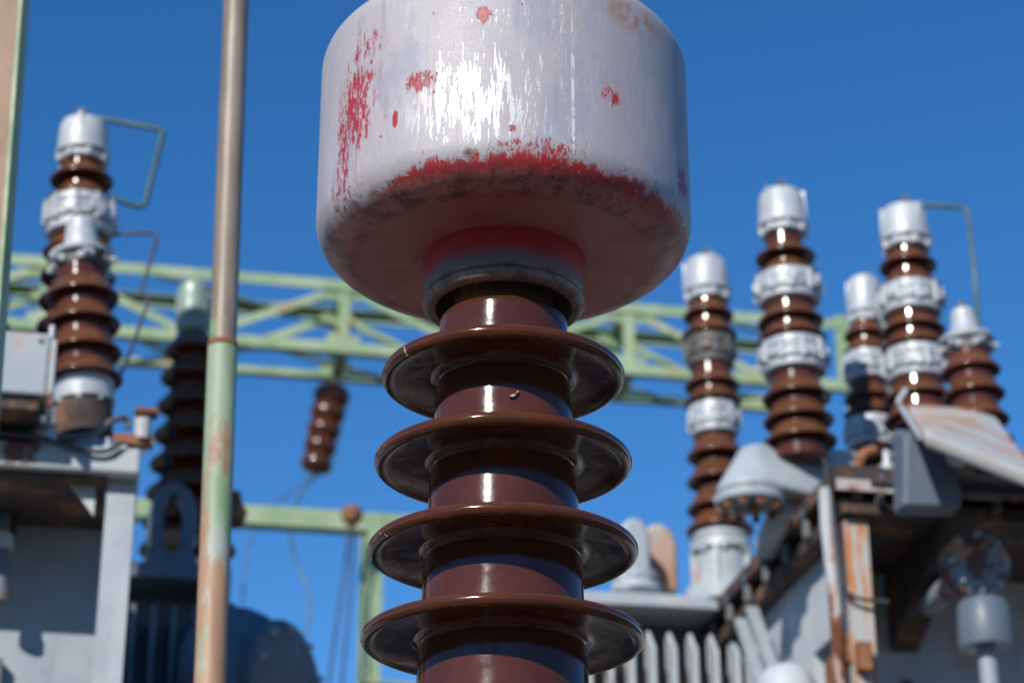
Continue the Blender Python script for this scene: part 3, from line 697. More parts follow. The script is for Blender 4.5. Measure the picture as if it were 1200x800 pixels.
def string():
    Y = at(0, 0, GY).y
    ps = (atz(394, 438, zt-hgt)); Y = ps.y
    p0 = ps+V((0, 0, -.01)); p1 = at(391, 455, Y); p2 = at(369, 553, Y); A = (p1-p2).normalized()
    t = thing('disc_insulator_string', 'string of dark brown insulator discs hanging from the green gantry', 'insulator', p2, A.to_track_quat('Z', 'Y'))
    L = (p1-p2).length; k = mpx(p1); n = 5
    for i in range(n):
        z = L*(i+.1)/n; r = (19+3.2*i/(n-1))*k; hh_ = L/n
        MB().lathe([(r*.6, z-.01), (r*.86, z+hh_*.02), (r*.97, z+hh_*.14), (r, z+hh_*.35), (r*.97, z+hh_*.6), (r*.86, z+hh_*.8), (r*.74, z+hh_*.95), (r*.6, z+hh_*1.0)], 28).build('disc', 'glaze', t, 50)
    MB().lathe([(r*.42, L*.96), (r*.42, L+.03), (r*.2, L+.05)], 16).build('end_cap', 'rust', t, 40)
    loc = A.to_track_quat('Z', 'Y').inverted() @ (p0-p2)
    MB().tube([(0, 0, L+.03), loc], .018, 8).build('shackle', 'dull', t)
    MB().lathe([(.02, -.05), (.03, 0), (.05, .01)], 12).build('end_fitting', 'dull', t)
    rod('jumper_wire', 'slack pale wire drooping from the hanging disc string', [(369, 556, Y), (352, 580, Y+.1), (341, 612, Y+.2), (345, 650, Y+.3), (360, 690, Y+.3), (363, 720, Y+.3), (352, 760, Y+.2), (340, 800, Y), (330, 860, Y-.2)], .011, 'wire', 'wire', False)
    rod('jumper_wire', 'faint wire running from the disc string towards the dark drum', [(368, 556, Y), (335, 580, Y-.4), (300, 620, Y-1.0), (288, 660, Y-1.5), (284, 705, Y-2)], .008, 'wire', 'wire', False)
string()

def gantry2():
    Y = 13.6
    a = at(150, 582, Y); zt2 = a.z; q = (atz(520, 603, zt2)-a); d = q.normalized(); d = U
    t = thing('portal_frame', 'lower pale green portal beam on a braced lattice leg', 'gantry', (a.x, a.y, 0))
    L = q.length; bz = lambda s, w_, h: d*s+W*w_+Z*(zt2+h)
    Hh = .125
    MB().angle(bz(0, 0, -Hh), bz(L, 0, -Hh), Hh, .014, W, Z).build('beam', 'green', t)
    s_leg = (atz(432, 600, zt2)-a).dot(d)
    for s_ in (s_leg, .55):
        for w_, b_ in ((0, 1), (.42, -1)):
            MB().angle(bz(s_, w_-.016*b_, -zt2), bz(s_, w_-.016*b_, -.02), .10, .012, d, W*b_).build('leg', 'green', t)
        sp = bz(s_, .2, -.2); MB().bar(bz(s_+.06, .02, -.12), bz(s_+.06, .9, -1.5), .08, .012, d).build('brace', 'green', t)
        MB().bar(bz(s_+.06, .9, -1.5), bz(s_+.06, .0, -2.6), .08, .012, d).build('brace', 'green', t)
        MB().angle(bz(s_+.02, .92, -zt2), bz(s_+.02, .92, -1.4), .08, .012, d, -W).build('leg', 'green', t)
        h = -2.6
        while h > -zt2+.6:
            MB().bar(bz(s_+.06, .0, h), bz(s_+.06, .9, h-.9), .06, .012, d).build('brace', 'green', t); MB().bar(bz(s_+.06, .9, h-.9), bz(s_+.06, 0., h-1.8), .06, .012, d).build('brace', 'green', t); h -= 1.8
    s2 = s_leg
    zc = at(440, 787, Y).z-zt2
    MB().bar(bz(s_leg-.02, -.02, zc), bz(s_leg+.6, -.02, zc), .10, .02, W).build('beam', 'green', t)
    for i, (x0, x1) in enumerate(((411, 384), (415, 400))):
        rod('down_lead', ('thin dark down lead slanting away from the green lattice leg', 'thin dark down lead closer beside the green lattice leg')[i], [(x0, 611, Y), ((x0+x1)/2+3, 690, Y+.05), (x1, 810, Y-.1), (x1-6, 900, Y-.3)], .009, 'cable', 'wire', False, 'down leads below the lower green beam')
    o = MB().lathe([(.05, 0), (.07, .03), (.07, .08), (.04, .11)], 14, at(412, 612, Y-.02)).build('wire_clamp', 'rust', None, 40)
    tag(o, 'small rusty wire clamp under the lower green beam', 'clamp')
gantry2()

# ------------------------------------------------------------------ transformers
def gb(mb, O, u0, u1, w0, w1, z0, z1):
    P = lambda u, w_, z: V((O.x, O.y, 0))+U*u+W*w_+Z*z
    return mb.hexa([P(u0, w0, z0), P(u1, w0, z0), P(u1, w1, z0), P(u0, w1, z0), P(u0, w0, z1), P(u1, w0, z1), P(u1, w1, z1), P(u0, w1, z1)])
def gp(O, u, w_, z): return V((O.x, O.y, 0))+U*u+W*w_+Z*z

def right_tank():
    O = at(1000, 592, 7.0); zl = O.z                          # near left corner of the tank, under its lid
    t = thing('transformer_tank', 'grey transformer tank with rusty corner post, round cover and sloped hood', 'transformer', (O.x, O.y, 0))
    L = V((0, 0, 0))
    B = lambda name, mat, *a: gb(MB(), L, *a).build(name, mat, t)
    B('tank_wall', 'white', 0, 2.6, .50, 2.1, .25, zl-.06)
    B('side_panel', 'white', .0, .012, .0, .498, zl-.36, zl-.062)  # added panel: shades the recessed bay, cut short to leave a lit patch
    B('lid_visor', 'dark', .09, 2.7, -.34, -.143, zl+.03, zl+.065)  # overhang added to throw shade on the bay and round cover
    B('visor_lip', 'grey_rust', .09, 2.7, -.352, -.341, zl+.005, zl+.07)
    B('plinth', 'concrete', -.25, 2.9, -.25, 2.4, 0, .25)
    B('lid', 'rustdark', -.10, 2.7, -.14, 2.2, zl+.035, zl+.085)  # rusty lid, kept extra dark to paint shade on its underside
    B('weld_strip', 'hoodpaint', -.004, -.0005, 1.02, 1.035, .3, zl-.08)
    B('tank_flange', 'rustdark', -.07, 2.7, -.10, 2.17, zl-.06, zl-.015)
    rim = B('lid_rim', 'grey_rust', -.102, 2.7, -.142, -.13, zl+.0, zl+.037)
    # bolts between the flanges along the left and front edge
    src = None
    for i in range(12):
        for c in ((L+U*(-.085)+W*(.0+i*.24)), (L+U*(.05+i*.2)+W*(-.12))):
            if src is None: src = MB().lathe([(.016, -.05), (.016, .02), (.024, .02), (.024, .045), (.010, .045), (.010, .08)], 6).build('bolt', 'dark', t)
            else: src = data_copy(src, t)
            src.location = c+Z*(zl+.015)
    # rusty corner post (angle) with a side strip
    MB().angle(gp(L, -.055, -.06, .26), gp(L, -.055, -.06, zl-.07), .078, .014, U, W).build('corner_post', 'rustpost', t)
    MB().tube([gp(L, -.10, -.05, .26), gp(L, -.10, -.05, zl-.35), gp(L, -.12, -.07, zl-.1), gp(L, -.125, -.09, zl+.02)], .022, 10).build('conduit', 'grey_rust', t, 60)
    MB().tube(spline([gp(L, -.125, -.10, zl+.12), gp(L, -.11, -.10, zl), gp(L, -.095, -.09, zl-.18), gp(L, -.07, -.085, zl-.33), gp(L, .06, -.10, zl-.36)], 6), .007, 8).build('cable', 'cable', t, 60)
    # vertical stiffener on the left wall with gusset
    B('stiffener', 'grey', -.05, -.001, .55, .60, .3, zl-.5)
    P = [gp(L, -.052, .25, zl-.62), gp(L, -.052, .12, zl-.50), gp(L, -.052, .12, zl-1.3), gp(L, -.052, .34, zl-1.3)]
    MB().prism(P, U*.05).build('gusset', 'grey_rust', t)
    # double sloping brace on the left side
    for o_ in (0, .15):
        MB().bar(gp(L, -.10, 1.02-o_, zl-.09), gp(L, -.10, .30-o_, zl-1.05), .018, .045, W).build('brace', 'grey_clean', t)
    MB().lathe([(.0, -.03), (.045, -.03), (.045, .03), (0, .03)], 16, gp(L, -.10, .26, zl-1.06), U).build('brace_pivot', 'grey_rust', t, 40)
    # front: horizontal dark conduit and rusty bracket
    MB().tube([gp(L, .0, -.19, zl+.01), gp(L, .3, -.19, zl+.005), gp(L, .9, -.19, zl+.01), gp(L, 2.6, -.19, zl+.01)], .016, 10).build('conduit', 'cable', t, 60)
    for u in (.22, .58, .95): B('conduit_clip', 'rust', u, u+.03, -.205, -.143, zl-.03, zl+.03)
    P = [gp(L, .19, .48, zl-.08), gp(L, .19, -.2, zl-.062), gp(L, .19, -.2, zl-.08), gp(L, .19, .2, zl-.22), gp(L, .19, .48, zl-.34)]
    for u in (.08, ): MB().prism([p_+U*u for p_ in P], U*.10).build('bracket', 'rustdark', t)
    # hood: sloping sheet roof on a shallow cabinet
    O3 = V((O.x, O.y, 0))
    c1, c2, c3, c4 = at(1063, 473, 6.92)-O3, at(1162, 478, 7.0)-O3, at(1222, 560, 6.38)-O3, at(1084, 504, 6.34)-O3
    n = (c2-c1).cross(c4-c1).normalized(); n = n if n.z > 0 else -n
    rounded(MB().hexa([p_-n*.05 for p_ in (c4, c3, c2, c1)]+[c4, c3, c2, c1]).build('hood_roof', 'hoodpaint', t), .018, 3)
    low = lambda p_, z: V((p_.x, p_.y, z))
    inn = lambda p_: p_*.93+(c1+c2+c3+c4)/4*.07-n*.051
    q1, q2, q3, q4 = [inn(p_) for p_ in (c1, c2, c3, c4)]
    zb = zl+.086
    def under(p_): return V((p_.x, p_.y, c1.z-(n.x*(p_.x-c1.x)+n.y*(p_.y-c1.y))/n.z-.052))
    ff = at(1059, 592, 6.55)-O3; fg = at(1128, 594, 6.58)-O3; bk = W*.10
    top = [under(p_) for p_ in (ff+U*.02, fg, fg+bk, ff+bk+U*.02)]
    rounded(MB().hexa([ff, fg, fg+bk, ff+bk]+top).build('hood_body', 'blue', t), .012, 3)
    g2_ = top[1]
    f4, f3, f2, f1 = q4.lerp(q1, .62), q3.lerp(q2, .62), q2, q1
    MB().hexa([low(f4, zb), low(f3, zb), low(f2, zb), low(f1, zb), f4, f3, f2, f1]).build('hood_back', 'rustdark', t)
    MB().bar(g2_+U*.05-Z*.03+W*.02, gp(L, .9, -.36, zl-.02), .05, .05, W).build('hood_strut', 'rust', t)
    MB().tube(spline([c1+V((.0, 0, .05)), c1+V((-.03, -.02, .0)), c1+V((-.025, -.06, -.05)), c4+V((-.02, -.02, -.03))], 6), .010, 8).build('hood_rim_hook', 'grey', t, 60)
    for k_ in (.82, .92):
        p_ = c1.lerp(c2, k_); MB().lathe([(.014, -.02), (.014, .035), (.02, .035), (.02, .05)], 8, p_).build('bolt', 'silver', t)
    hp = at(1122, 537, 6.50)-O3
    MB().lathe([(.0, 0), (.03, .005), (.036, .02), (.026, .04), (0, .045)], 20, hp+W*.02, (W*-1+Z*.3)).build('hood_lit_spot', 'grey', t, 50)  # pale knob standing in for a sunlit spot on the hood face
    # round cover on the front face, with its stub
    cc = at(1146, 660, 6.85)-O3; ax = (-W)
    k = mpx(cc+O3)
    MB().lathe([(0, -.44), (.04, -.44), (.04, -.07), (36*k, -.07), (40*k, -.06), (40*k, -.035), (37*k, -.03), (37*k, -.018), (40*k, -.014), (40.5*k, 0), (36*k, .008), (0, .012)], 40, cc, ax).build('round_cover', 'discpaint', t, 35)
    for i in range(8):
        a = 2*math.pi*i/8; d = U*math.cos(a)+Z*math.sin(a)
        MB().lathe([(.011, -.04), (.011, .016), (.006, .016), (.006, .03)], 6, cc+d*34*k, ax).build('bolt', 'grey_rust', t)
    # breather: capped cylinder on a pipe below the cover
    c2_ = at(1154, 732, 6.74)-O3; k = mpx(c2_+O3)
    MB().lathe([(20*k, -.075), (32*k, -.075), (33*k, -.065), (31*k, .06), (27*k, .075), (12*k, .08), (12*k, .09)], 32, c2_).build('breather_pot', 'blue', t, 35)  # darker paint stands in for shade on the pot
    MB().lathe([(11*k, .262-c2_.z), (11*k, -.075)], 20, c2_).build('stand_pipe', 'grey_clean', t, 40)
    MB().lathe([(16*k, -.42), (16*k, -.36)], 20, c2_).build('pipe_collar', 'rust', t, 40)
    # fittings on the lid corner and rusty clips beside the post
    MB().tube(spline([gp(L, .0, -.06, zl-.06), gp(L, -.02, -.10, zl+.05), gp(L, .0, -.11, zl+.13), gp(L, .05, -.10, zl+.16)], 6), .019, 10).build('valve_pipe', 'rust', t, 60)
    MB().lathe([(.02, 0), (.03, .01), (.03, .035), (.018, .05)], 12, gp(L, -.02, -.10, zl+.02)).build('valve_nut', 'silver', t, 40)
    for u, w_ in ((.09, -.10), (.15, -.08), (.12, .04)):
        MB().lathe([(.022, 0), (.022, .03), (.013, .03), (.013, .075)], 8, gp(L, u, w_, zl+.085)).build('lid_stud', 'silver', t, 40)
    for u, w_, dz in ((-.075, -.02, -.50), (-.03, -.08, -.54), (-.04, .18, -.52)):
        MB().box(gp(L, u, w_, zl+dz), (U, W, Z), (.02, .03, .045)).build('clip', 'rust', t)
    e_ = at(922, 806, 7.2)-O3
    MB().lathe([(.10, -.14), (.105, -.04), (.095, .02), (.07, .06), (.03, .08), (0, .083)], 28, e_).build('pipe_cap', 'white', t, 40)
    MB().lathe([(.06, .262-e_.z), (.06, -.14)], 20, e_).build('pipe', 'grey', t, 40)
    # vertical bar and rusty plates low on the front
    B('front_bar', 'dark', .30, .33, .44, .498, .3, zl-.45)
    B('rust_plate', 'rust', .14, .20, .44, .498, zl-1.0, zl-.66)
    B('rust_plate', 'rust', .36, .43, .44, .498, zl-.74, zl-.55)
    B('front_strip', 'grey', .12, .14, .40, .498, zl-.66, zl-.5)
    return O, zl

def rusty_post_mat():
    m = Mat('rust_run_paint')
    st = m.noise(9, 7, .65, m.scale((3, 3, .25))); bl = m.noise(3.2, 7, .7, m.scale((1.5, 1.5, .8)))
    col = m.mix(m.ramp(st, .4, .6), (.42, .44, .45), (.50, .44, .38))
    col = m.mix(m.ramp(st, .48, .56), col, (.52, .20, .06))
    col = m.mix(m.ramp(bl, .52, .58), col, m.mix(m.ramp(m.noise(30, 5, .7), .4, .6), (.20, .065, .03), (.10, .035, .02)))
    M['rustpost'] = m.out(col, .65)
    m = Mat('rust_stained_hood')
    bl = m.noise(3.4, 5, .6, m.scale((1.0, 2.2, 1)))
    col = m.mix(m.ramp(bl, .42, .58, 0, .75), (.47, .48, .47), (.46, .27, .165))
    col = m.mix(m.ramp(m.noise(2.6, 4, .5), .57, .68, 0, .7), col, (.42, .19, .10))
    M['hoodpaint'] = m.out(col, .5)
    m = Mat('flaking_cover_paint')
    a = m.noise(9, 6, .7)
    col = m.mix(m.ramp(a, .46, .54), (.24, .29, .34), (.13, .055, .04))
    col = m.mix(m.ramp(m.noise(6, 5, .6), .56, .62, 0, .8), col, (.50, .30, .16))
    M['discpaint'] = m.out(col, .6)
rusty_post_mat()
OR, ZR = right_tank()

def housing():
    """pale flanged housing that carries the second bushing"""
    Y = 7.3
    c = at(938, 540, Y)
    t = thing('flanged_housing', 'pale grey housing with rounded end and bolted flange facing down', 'housing', c)
    k = mpx(c)
    # plan outline: rounded left end, blunt right end; runs from left-front to right-back
    e0 = at(878, 572, Y-.05)-c; e1 = at(1014, 558, Y+.25)-c
    zt_ = .055; d = V((e1.x-e0.x, e1.y-e0.y, 0)).normalized(); s = V((-d.y, d.x, 0)); r = 38*k
    ee0, ee1 = V((e0.x, e0.y, 0)), V((e1.x, e1.y, 0))
    out = [ee0+(-d*math.cos(R(a))+s*math.sin(R(a)))*r for a in range(90, -91, -15)]
    out += [ee1-s*r*.95-d*.05, ee1-s*r*.5+d*.03, ee1+s*r*.5+d*.03, ee1+s*r*.95-d*.05]
    zb = at(880, 580, Y-.05).z-c.z
    b0 = [V((p.x, p.y, zb)) for p in out]; ztop = at(938, 525, Y+.03).z-c.z
    cen = sum(out, V())/len(out)
    b1 = [V((p.x, p.y, zb+.024)) for p in out]
    def shrink(p):
        q = p-cen; a_, b_ = q.dot(d), q.dot(s); a_ *= .34 if a_ < 0 else .92; b_ = b_*.42+.035
        return V((cen.x+d.x*a_+s.x*b_, cen.y+d.y*a_+s.y*b_, ztop+a_*.16))
    b2 = [shrink(p) for p in out]
    n = len(out)
    v = b0+b1+b2
    f = [tuple(range(n))[::-1], tuple(range(2*n, 3*n))]+[(i, (i+1) % n, n+(i+1) % n, n+i) for i in range(n)]+[(n+i, n+(i+1) % n, 2*n+(i+1) % n, 2*n+i) for i in range(n)]
    h = mesh_obj('housing_body', v, f, 'grey', t, 25); rounded(h, .012, 3)
    fl = MB().lathe([(r*.62, zb-.035), (r*1.04, zb-.035), (r*1.06, zb-.028), (r*1.06, zb-.006), (r*.8, zb-.004)], 40, V((e0.x, e0.y, 0))).build('flange', 'grey', t, 35)
    MB().lathe([(r*.62, zb-.04), (r*.62, zb-.03), (r*.3, zb-.02), (0, zb-.018)], 32, V((e0.x, e0.y, 0))).build('flange_recess', 'dark', t, 35)
    MB().lathe([(r*.16, zb-.06), (r*.2, zb-.03), (r*.2, zb-.018)], 12, V((e0.x+.01, e0.y, 0))).build('drain_plug', 'rust', t, 35)
    src = None
    for i in range(10):
        a = 2*math.pi*i/10
        if src is None: src = MB().lathe([(.014, -.02), (.014, 0), (.009, .0), (.009, .05)], 6).build('bolt', 'grey_rust', t)
        else: src = data_copy(src, t)
        src.location = (e0.x+math.cos(a)*r*.88, e0.y+math.sin(a)*r*.88, zb-.045)
    # neck down to the tank lid
    pn = V((OR.x, OR.y, 0))+U*.02+W*.42
    MB().tube([V((pn.x, pn.y, ZR+.086))-c, V((pn.x-.02, pn.y-.03, c.z+zb+.03))-c], [.14, .11], 24).build('neck', 'dark', t, 40)
    MB().tube([at(925, 592, Y)-c, at(910, 615, Y+.1)-c, at(900, 640, Y+.35)-c], .05, 14).build('oil_pipe', 'grey', t, 50)
housing()

def fin_tank():
    Y = 8.3
    O = at(742, 716, Y); zl = O.z
    t = thing('finned_transformer', 'pale transformer tank with upright radiator fins behind the big bushing', 'transformer', (O.x, O.y, 0))
    L = V(); B = lambda name, mat, *a: gb(MB(), L, *a).build(name, mat, t)
    k = mpx(O)
    B('tank_wall', 'dark', -.35, .62, .18, 1.6, .25, zl-.005)
    B('plinth', 'concrete', -.6, .8, -.3, 1.8, 0, .25)
    # lid with rounded front
    P = [gp(L, -.38, .02, zl)] + [gp(L, -.38+1.04*i/10, -.05-.035*math.sin(math.pi*i/10), zl) for i in range(11)] + [gp(L, .66, 1.65, zl), gp(L, -.38, 1.65, zl)]
    rounded(MB().prism(P, Z*.05).build('lid', 'grey', t), .006)
    B('lid_step', 'grey', .20, .60, .12, 1.5, zl+.052, zl+.085)
    # radiator fins
    src = None
    for i in range(13):
        u = -.36+i*.0815; px = 0
        if src is None:
            pr = [V((0, -.13, -2.6)), V((0, .0, -2.6)), V((0, .0, -.02)), V((0, -.04, .0)), V((0, -.13, -.09))]
            m_ = MB(); n = len(pr)
            m_.prism([U*(-.009)+W*p.y+Z*p.z for p in pr], U*.018)
            src = m_.build('fin', 'finpaint', t); rounded(src, .008, 2)
        else: src = data_copy(src, t)
        src.location = U*u+W*0+Z*(zl-.085)
    B('header', 'rustdark', -.38, .66, -.02, .175, zl-.30, zl-.24)
    # lifting lug: rounded upright plate beside a domed pipe
    cx = at(757, 650, Y+.25)-O; cx = V((cx.x, cx.y, 0))
    def arch(x0, x1, ytop, ybot, yy, thick, mat, name):
        a = at(x0, ybot, yy)-V((O.x, O.y, 0)); b = at(x1, ybot, yy)-V((O.x, O.y, 0)); top = at((x0+x1)/2, ytop, yy).z
        ww = (b-a).length/2; mid = (a+b)/2; pts = [mid-U*ww]+[mid-U*ww*math.cos(R(q))+Z*(top-ww*1.4-mid.z+ww*1.4*math.sin(R(q))) for q in range(0, 181, 15)]+[mid+U*ww]
        rounded(MB().prism(pts, W*thick).build(name, mat, t, 25), .02, 3)
    arch(727, 765, 605, 692, Y+.10, .16, 'grey', 'dome_pipe'); arch(752, 797, 612, 692, Y+.30, .10, 'hoodpaint', 'lifting_lug')
    for yb, rr_ in ((690, 26), (676, 23)):
        c = at(745, yb, Y+.18)-V((O.x, O.y, 0)); MB().lathe([(rr_*k*1.15, -.014), (rr_*k*1.15, .012), (rr_*k, .02)], 24, c).build('dome_ring', 'grey', t, 40)
    tc = at(848, 692, 8.4)-V((O.x, O.y, 0)); MB().lathe([(.0, 0), (.15, 0), (.15, tc.z-zl-.05), (0, tc.z-zl-.05)], 28, V((tc.x, tc.y, zl+.05))).build('bushing_seat', 'grey', t, 40)
    MB().tube([gp(L, .52, .1, zl+.05), gp(L, .54, .1, zl+.28)], .03, 12).build('valve_stem', 'grey', t, 40)
fm = Mat('fin_paint'); sx = fm.noise(5, 7, .7, fm.scale((2, 2, .5)))
oi = N(fm.nt, 'ShaderNodeObjectInfo'); sh = fm.math('ADD', sx, fm.math('MULTIPLY', fm.math('SUBTRACT', oi.outputs['Random'], .5), .22))
M['finpaint'] = fm.out(fm.mix(fm.ramp(sh, .60, .65), fm.mix(fm.ramp(sx, .4, .6), (.40, .45, .48), (.48, .51, .52)), (.25, .10, .045)), .55)
fin_tank()

def left_tank():
    Y = 5.75
    O = at(165, 537, Y); zl = O.z-.045                       # front right corner of the lid, lower edge
    t = thing('transformer_tank', 'grey transformer tank in shade under a pale overhanging rust-spotted lid', 'transformer', (O.x, O.y, 0))
    L = V(); B = lambda name, mat, *a: gb(MB(), L, *a).build(name, mat, t)
    B('tank_wall', 'grey_clean', -2.6, -.07, .45, 2.0, .25, zl-.002)
    B('lid_underplate', 'rustdark', -2.6, -.088, .03, .445, zl-.014, zl-.001)
    B('plinth', 'concrete', -2.8, .1, .1, 2.2, 0, .25)
    rounded(B('lid', 'lidpaint', -2.7, 0, 0, 2.1, zl, zl+.075), .01)
    B('lid_step', 'dark', -2.6, -.10, .10, 1.95, zl+.077, zl+.115)
    B('lid_curb', 'grey', -.18, -.04, .05, 1.2, zl+.077, zl+.10)
    # underside stiffener, rusty
    B('lid_stiffener', 'rustdark', -2.3, -.33, .36, .40, zl-.08, zl-.016)
    # corner post, sunlit
    MB().angle(gp(L, -.085, .06, .26), gp(L, -.085, .06, zl-.002), .078, .012, U, W).build('corner_post', 'grey', t)
    P = [gp(L, -.115, .08, zl-.004), gp(L, -.19, .08, zl-.004), gp(L, -.115, .08, zl-.10)]
    MB().prism(P, W*.012).build('gusset', 'grey_rust', t)
    # bolts, pipes and cables on the lid
    for i in range(14):
        u = -2.5+i*.185
        MB().lathe([(.022, 0), (.022, .02), (.012, .02), (.012, .045)], 6, gp(L, u, .06, zl+.075)).build('bolt', 'grey_rust', t)
    MB().tube([gp(L, -2.5, .10, zl+.155), gp(L, -.40, .10, zl+.135)], .020, 12).build('pipe', 'hoodpaint', t, 60)
    MB().lathe([(.028, 0), (.036, .012), (.036, .05), (.028, .062)], 16, gp(L, -.31, .10, zl+.134), U).build('pipe_union', 'grey', t, 40)
    MB().tube([gp(L, -.34, .10, zl+.134), gp(L, -.41, .10, zl+.135)], .024, 12).build('pipe_nut', 'rust', t, 60)
    MB().tube([gp(L, -.18, .12, zl+.13), gp(L, -.09, .12, zl+.125)], .016, 12).build('pipe', 'grey', t, 60)
    MB().lathe([(.0, -.01), (.032, -.01), (.034, .02), (.026, .04), (0, .045)], 14, gp(L, -.26, .03, zl+.085)).build('knob', 'silver', t, 40)
    MB().tube(spline([gp(L, -1.2, .02, zl+.09), gp(L, -.6, -.015, zl+.085), gp(L, -.30, -.016, zl+.082), gp(L, -.18, -.018, zl+.055), gp(L, -.10, -.018, zl+.052), gp(L, -.05, -.012, zl+.085)], 8), .007, 8).build('cable', 'cable', t, 60)
    MB().tube(spline([gp(L, -.9, .03, zl+.10), gp(L, -.4, .02, zl+.10), gp(L, -.16, .03, zl+.11), gp(L, -.09, .06, zl+.17), gp(L, -.05, .10, zl+.20), gp(L, -.04, .10, zl+.17)], 8), .009, 8).build('cable', 'dull', t, 60)
    # bracket at the right end of the lid
    bb = at(157, 505, Y+.08)-V((O.x, O.y, 0))
    MB().angle(bb+Z*(-.06), bb+Z*.055, .04, .008, U, W).build('bracket', 'hoodpaint', t)
    MB().box(bb+U*.03+Z*.056, (U, W, Z), (.032, .03, .006)).build('bracket_top', 'rust', t)
    MB().box(bb+U*.0-Z*.03, (U, W, Z), (.055, .02, .014)).build('bracket_arm', 'rust', t)
    MB().lathe([(.02, -.03), (.02, .03)], 8, bb+U*.025-Z*.0-W*.02).build('bolt', 'grey_rust', t)
    # pipe with elbow and valve on the wall, at the left
    for (x0, y0, x1, y1, rad, mt) in ((2, 620, 2, 700, 9, 'blue'), ):
        a = at(x0-2, y0, Y+.25)-V((O.x, O.y, 0)); b = at(x1-2, y1, Y+.25)-V((O.x, O.y, 0)); kk = mpx(a+V((O.x, O.y, 0)))
        MB().tube([a+Z*.12+W*.12, a+Z*.03, a, b], rad*kk*1.2, 16).build('drain_pipe', mt, t, 50)
        MB().lathe([(rad*1.5*kk, 0), (rad*1.9*kk, -.01), (rad*1.9*kk, -.045), (rad*1.4*kk, -.05)], 20, a-Z*.01).build('pipe_collar', 'grey', t, 40)
        MB().lathe([(rad*1.35*kk, -.01), (rad*1.35*kk, .02)], 20, b).build('pipe_collar', 'dull', t, 40)
    B('wall_bar', 'dark', -.36, -.335, .40, .448, .3, zl-.42); B('wall_bar', 'dark', -.27, -.25, .40, .448, .3, zl-.5)
    # unseen drum on posts, added to shade the bushing behind the pole
    zc = 6.25; c = gp(L, -1.35, .45, 0)
    MB().lathe([(0, -.8), (.30, -.79), (.44, -.74), (.46, -.70), (.46, .70), (.44, .74), (.30, .79), (0, .8)], 40, c+Z*zc, U).build('shade_drum', 'grey', t, 30)
    for u in (-1.9, -.8): B('shade_drum_stand', 'grey', u-.05, u+.05, .25, .65, zl+.116, zc-.42)
    return O, zl
m = Mat('spotted_lid_paint'); a = m.noise(9, 7, .7); b_ = m.noise(2.4, 5, .6)
col = m.mix(m.ramp(b_, .4, .6), (.40, .45, .47), (.47, .50, .49)); col = m.mix(m.ramp(b_, .55, .7, 0, .6), col, (.50, .43, .33))
col = m.mix(m.ramp(a, .58, .64), col, (.19, .08, .045)); col = m.mix(m.ramp(m.noise(5, 6, .65, m.scale((1, 1, 1))), .57, .61), col, (.16, .065, .04))
M['lidpaint'] = m.out(col, .55)
OL, ZL = left_tank()

def left_box():
    Y = 5.55
    a = at(-60, 387, Y); z1 = at(63, 391, Y).z; z0 = at(63, 463, Y).z; r = at(62, 430, Y)
    t = thing('terminal_box', 'pale rust-flecked metal box above the left transformer lid', 'box', (r.x, r.y, z0))
    L = V(); H = z1-z0
    rounded(gb(MB(), L, -.6, -.012, 0, .16, .0, H).build('box_body', 'boxpaint', t), .008)
    gb(MB(), L, -.01, .004, -.005, .17, -.03, H-.02).build('side_plate', 'grey_rust', t)
    gb(MB(), L, -.6, -.03, .02, .15, -.035, -.002).build('box_base', 'rustdark', t)  # dark base paints in the shade under the box
    for u, z in ((-.25, .03), (-.25, H-.03), (-.04, H-.02)):
        MB().lathe([(.008, 0), (.008, .008)], 6, U*u+Z*z, -W).build('screw', 'grey_rust', t)
    MB().tube([U*-.012+W*.03+Z*(H-.01), U*-.012+W*.03+Z*(H+.035)], .008, 8).build('bolt', 'silver', t)
    # legs to the transformer lid
    zl = ZL+.116-z0
    for u in (-.5, -.16): gb(MB(), L, u-.03, u+.03, .35, .41, zl, .06).build('stand_leg', 'dark', t)
    gb(MB(), L, -.6, -.03, .151, .42, -.0, .06).build('stand_shelf', 'dark', t)
m = Mat('flecked_box_paint'); a = m.noise(11, 6, .65, m.scale((1, 1, .8)))
col = m.mix(m.ramp(m.noise(3, 5, .6), .4, .6), (.34, .385, .42), (.41, .45, .47)); col = m.mix(m.ramp(a, .54, .62, 0, .6), col, (.55, .36, .24)); col = m.mix(m.ramp(a, .63, .68), col, (.26, .10, .06))
M['boxpaint'] = m.out(col, .5)
left_box()

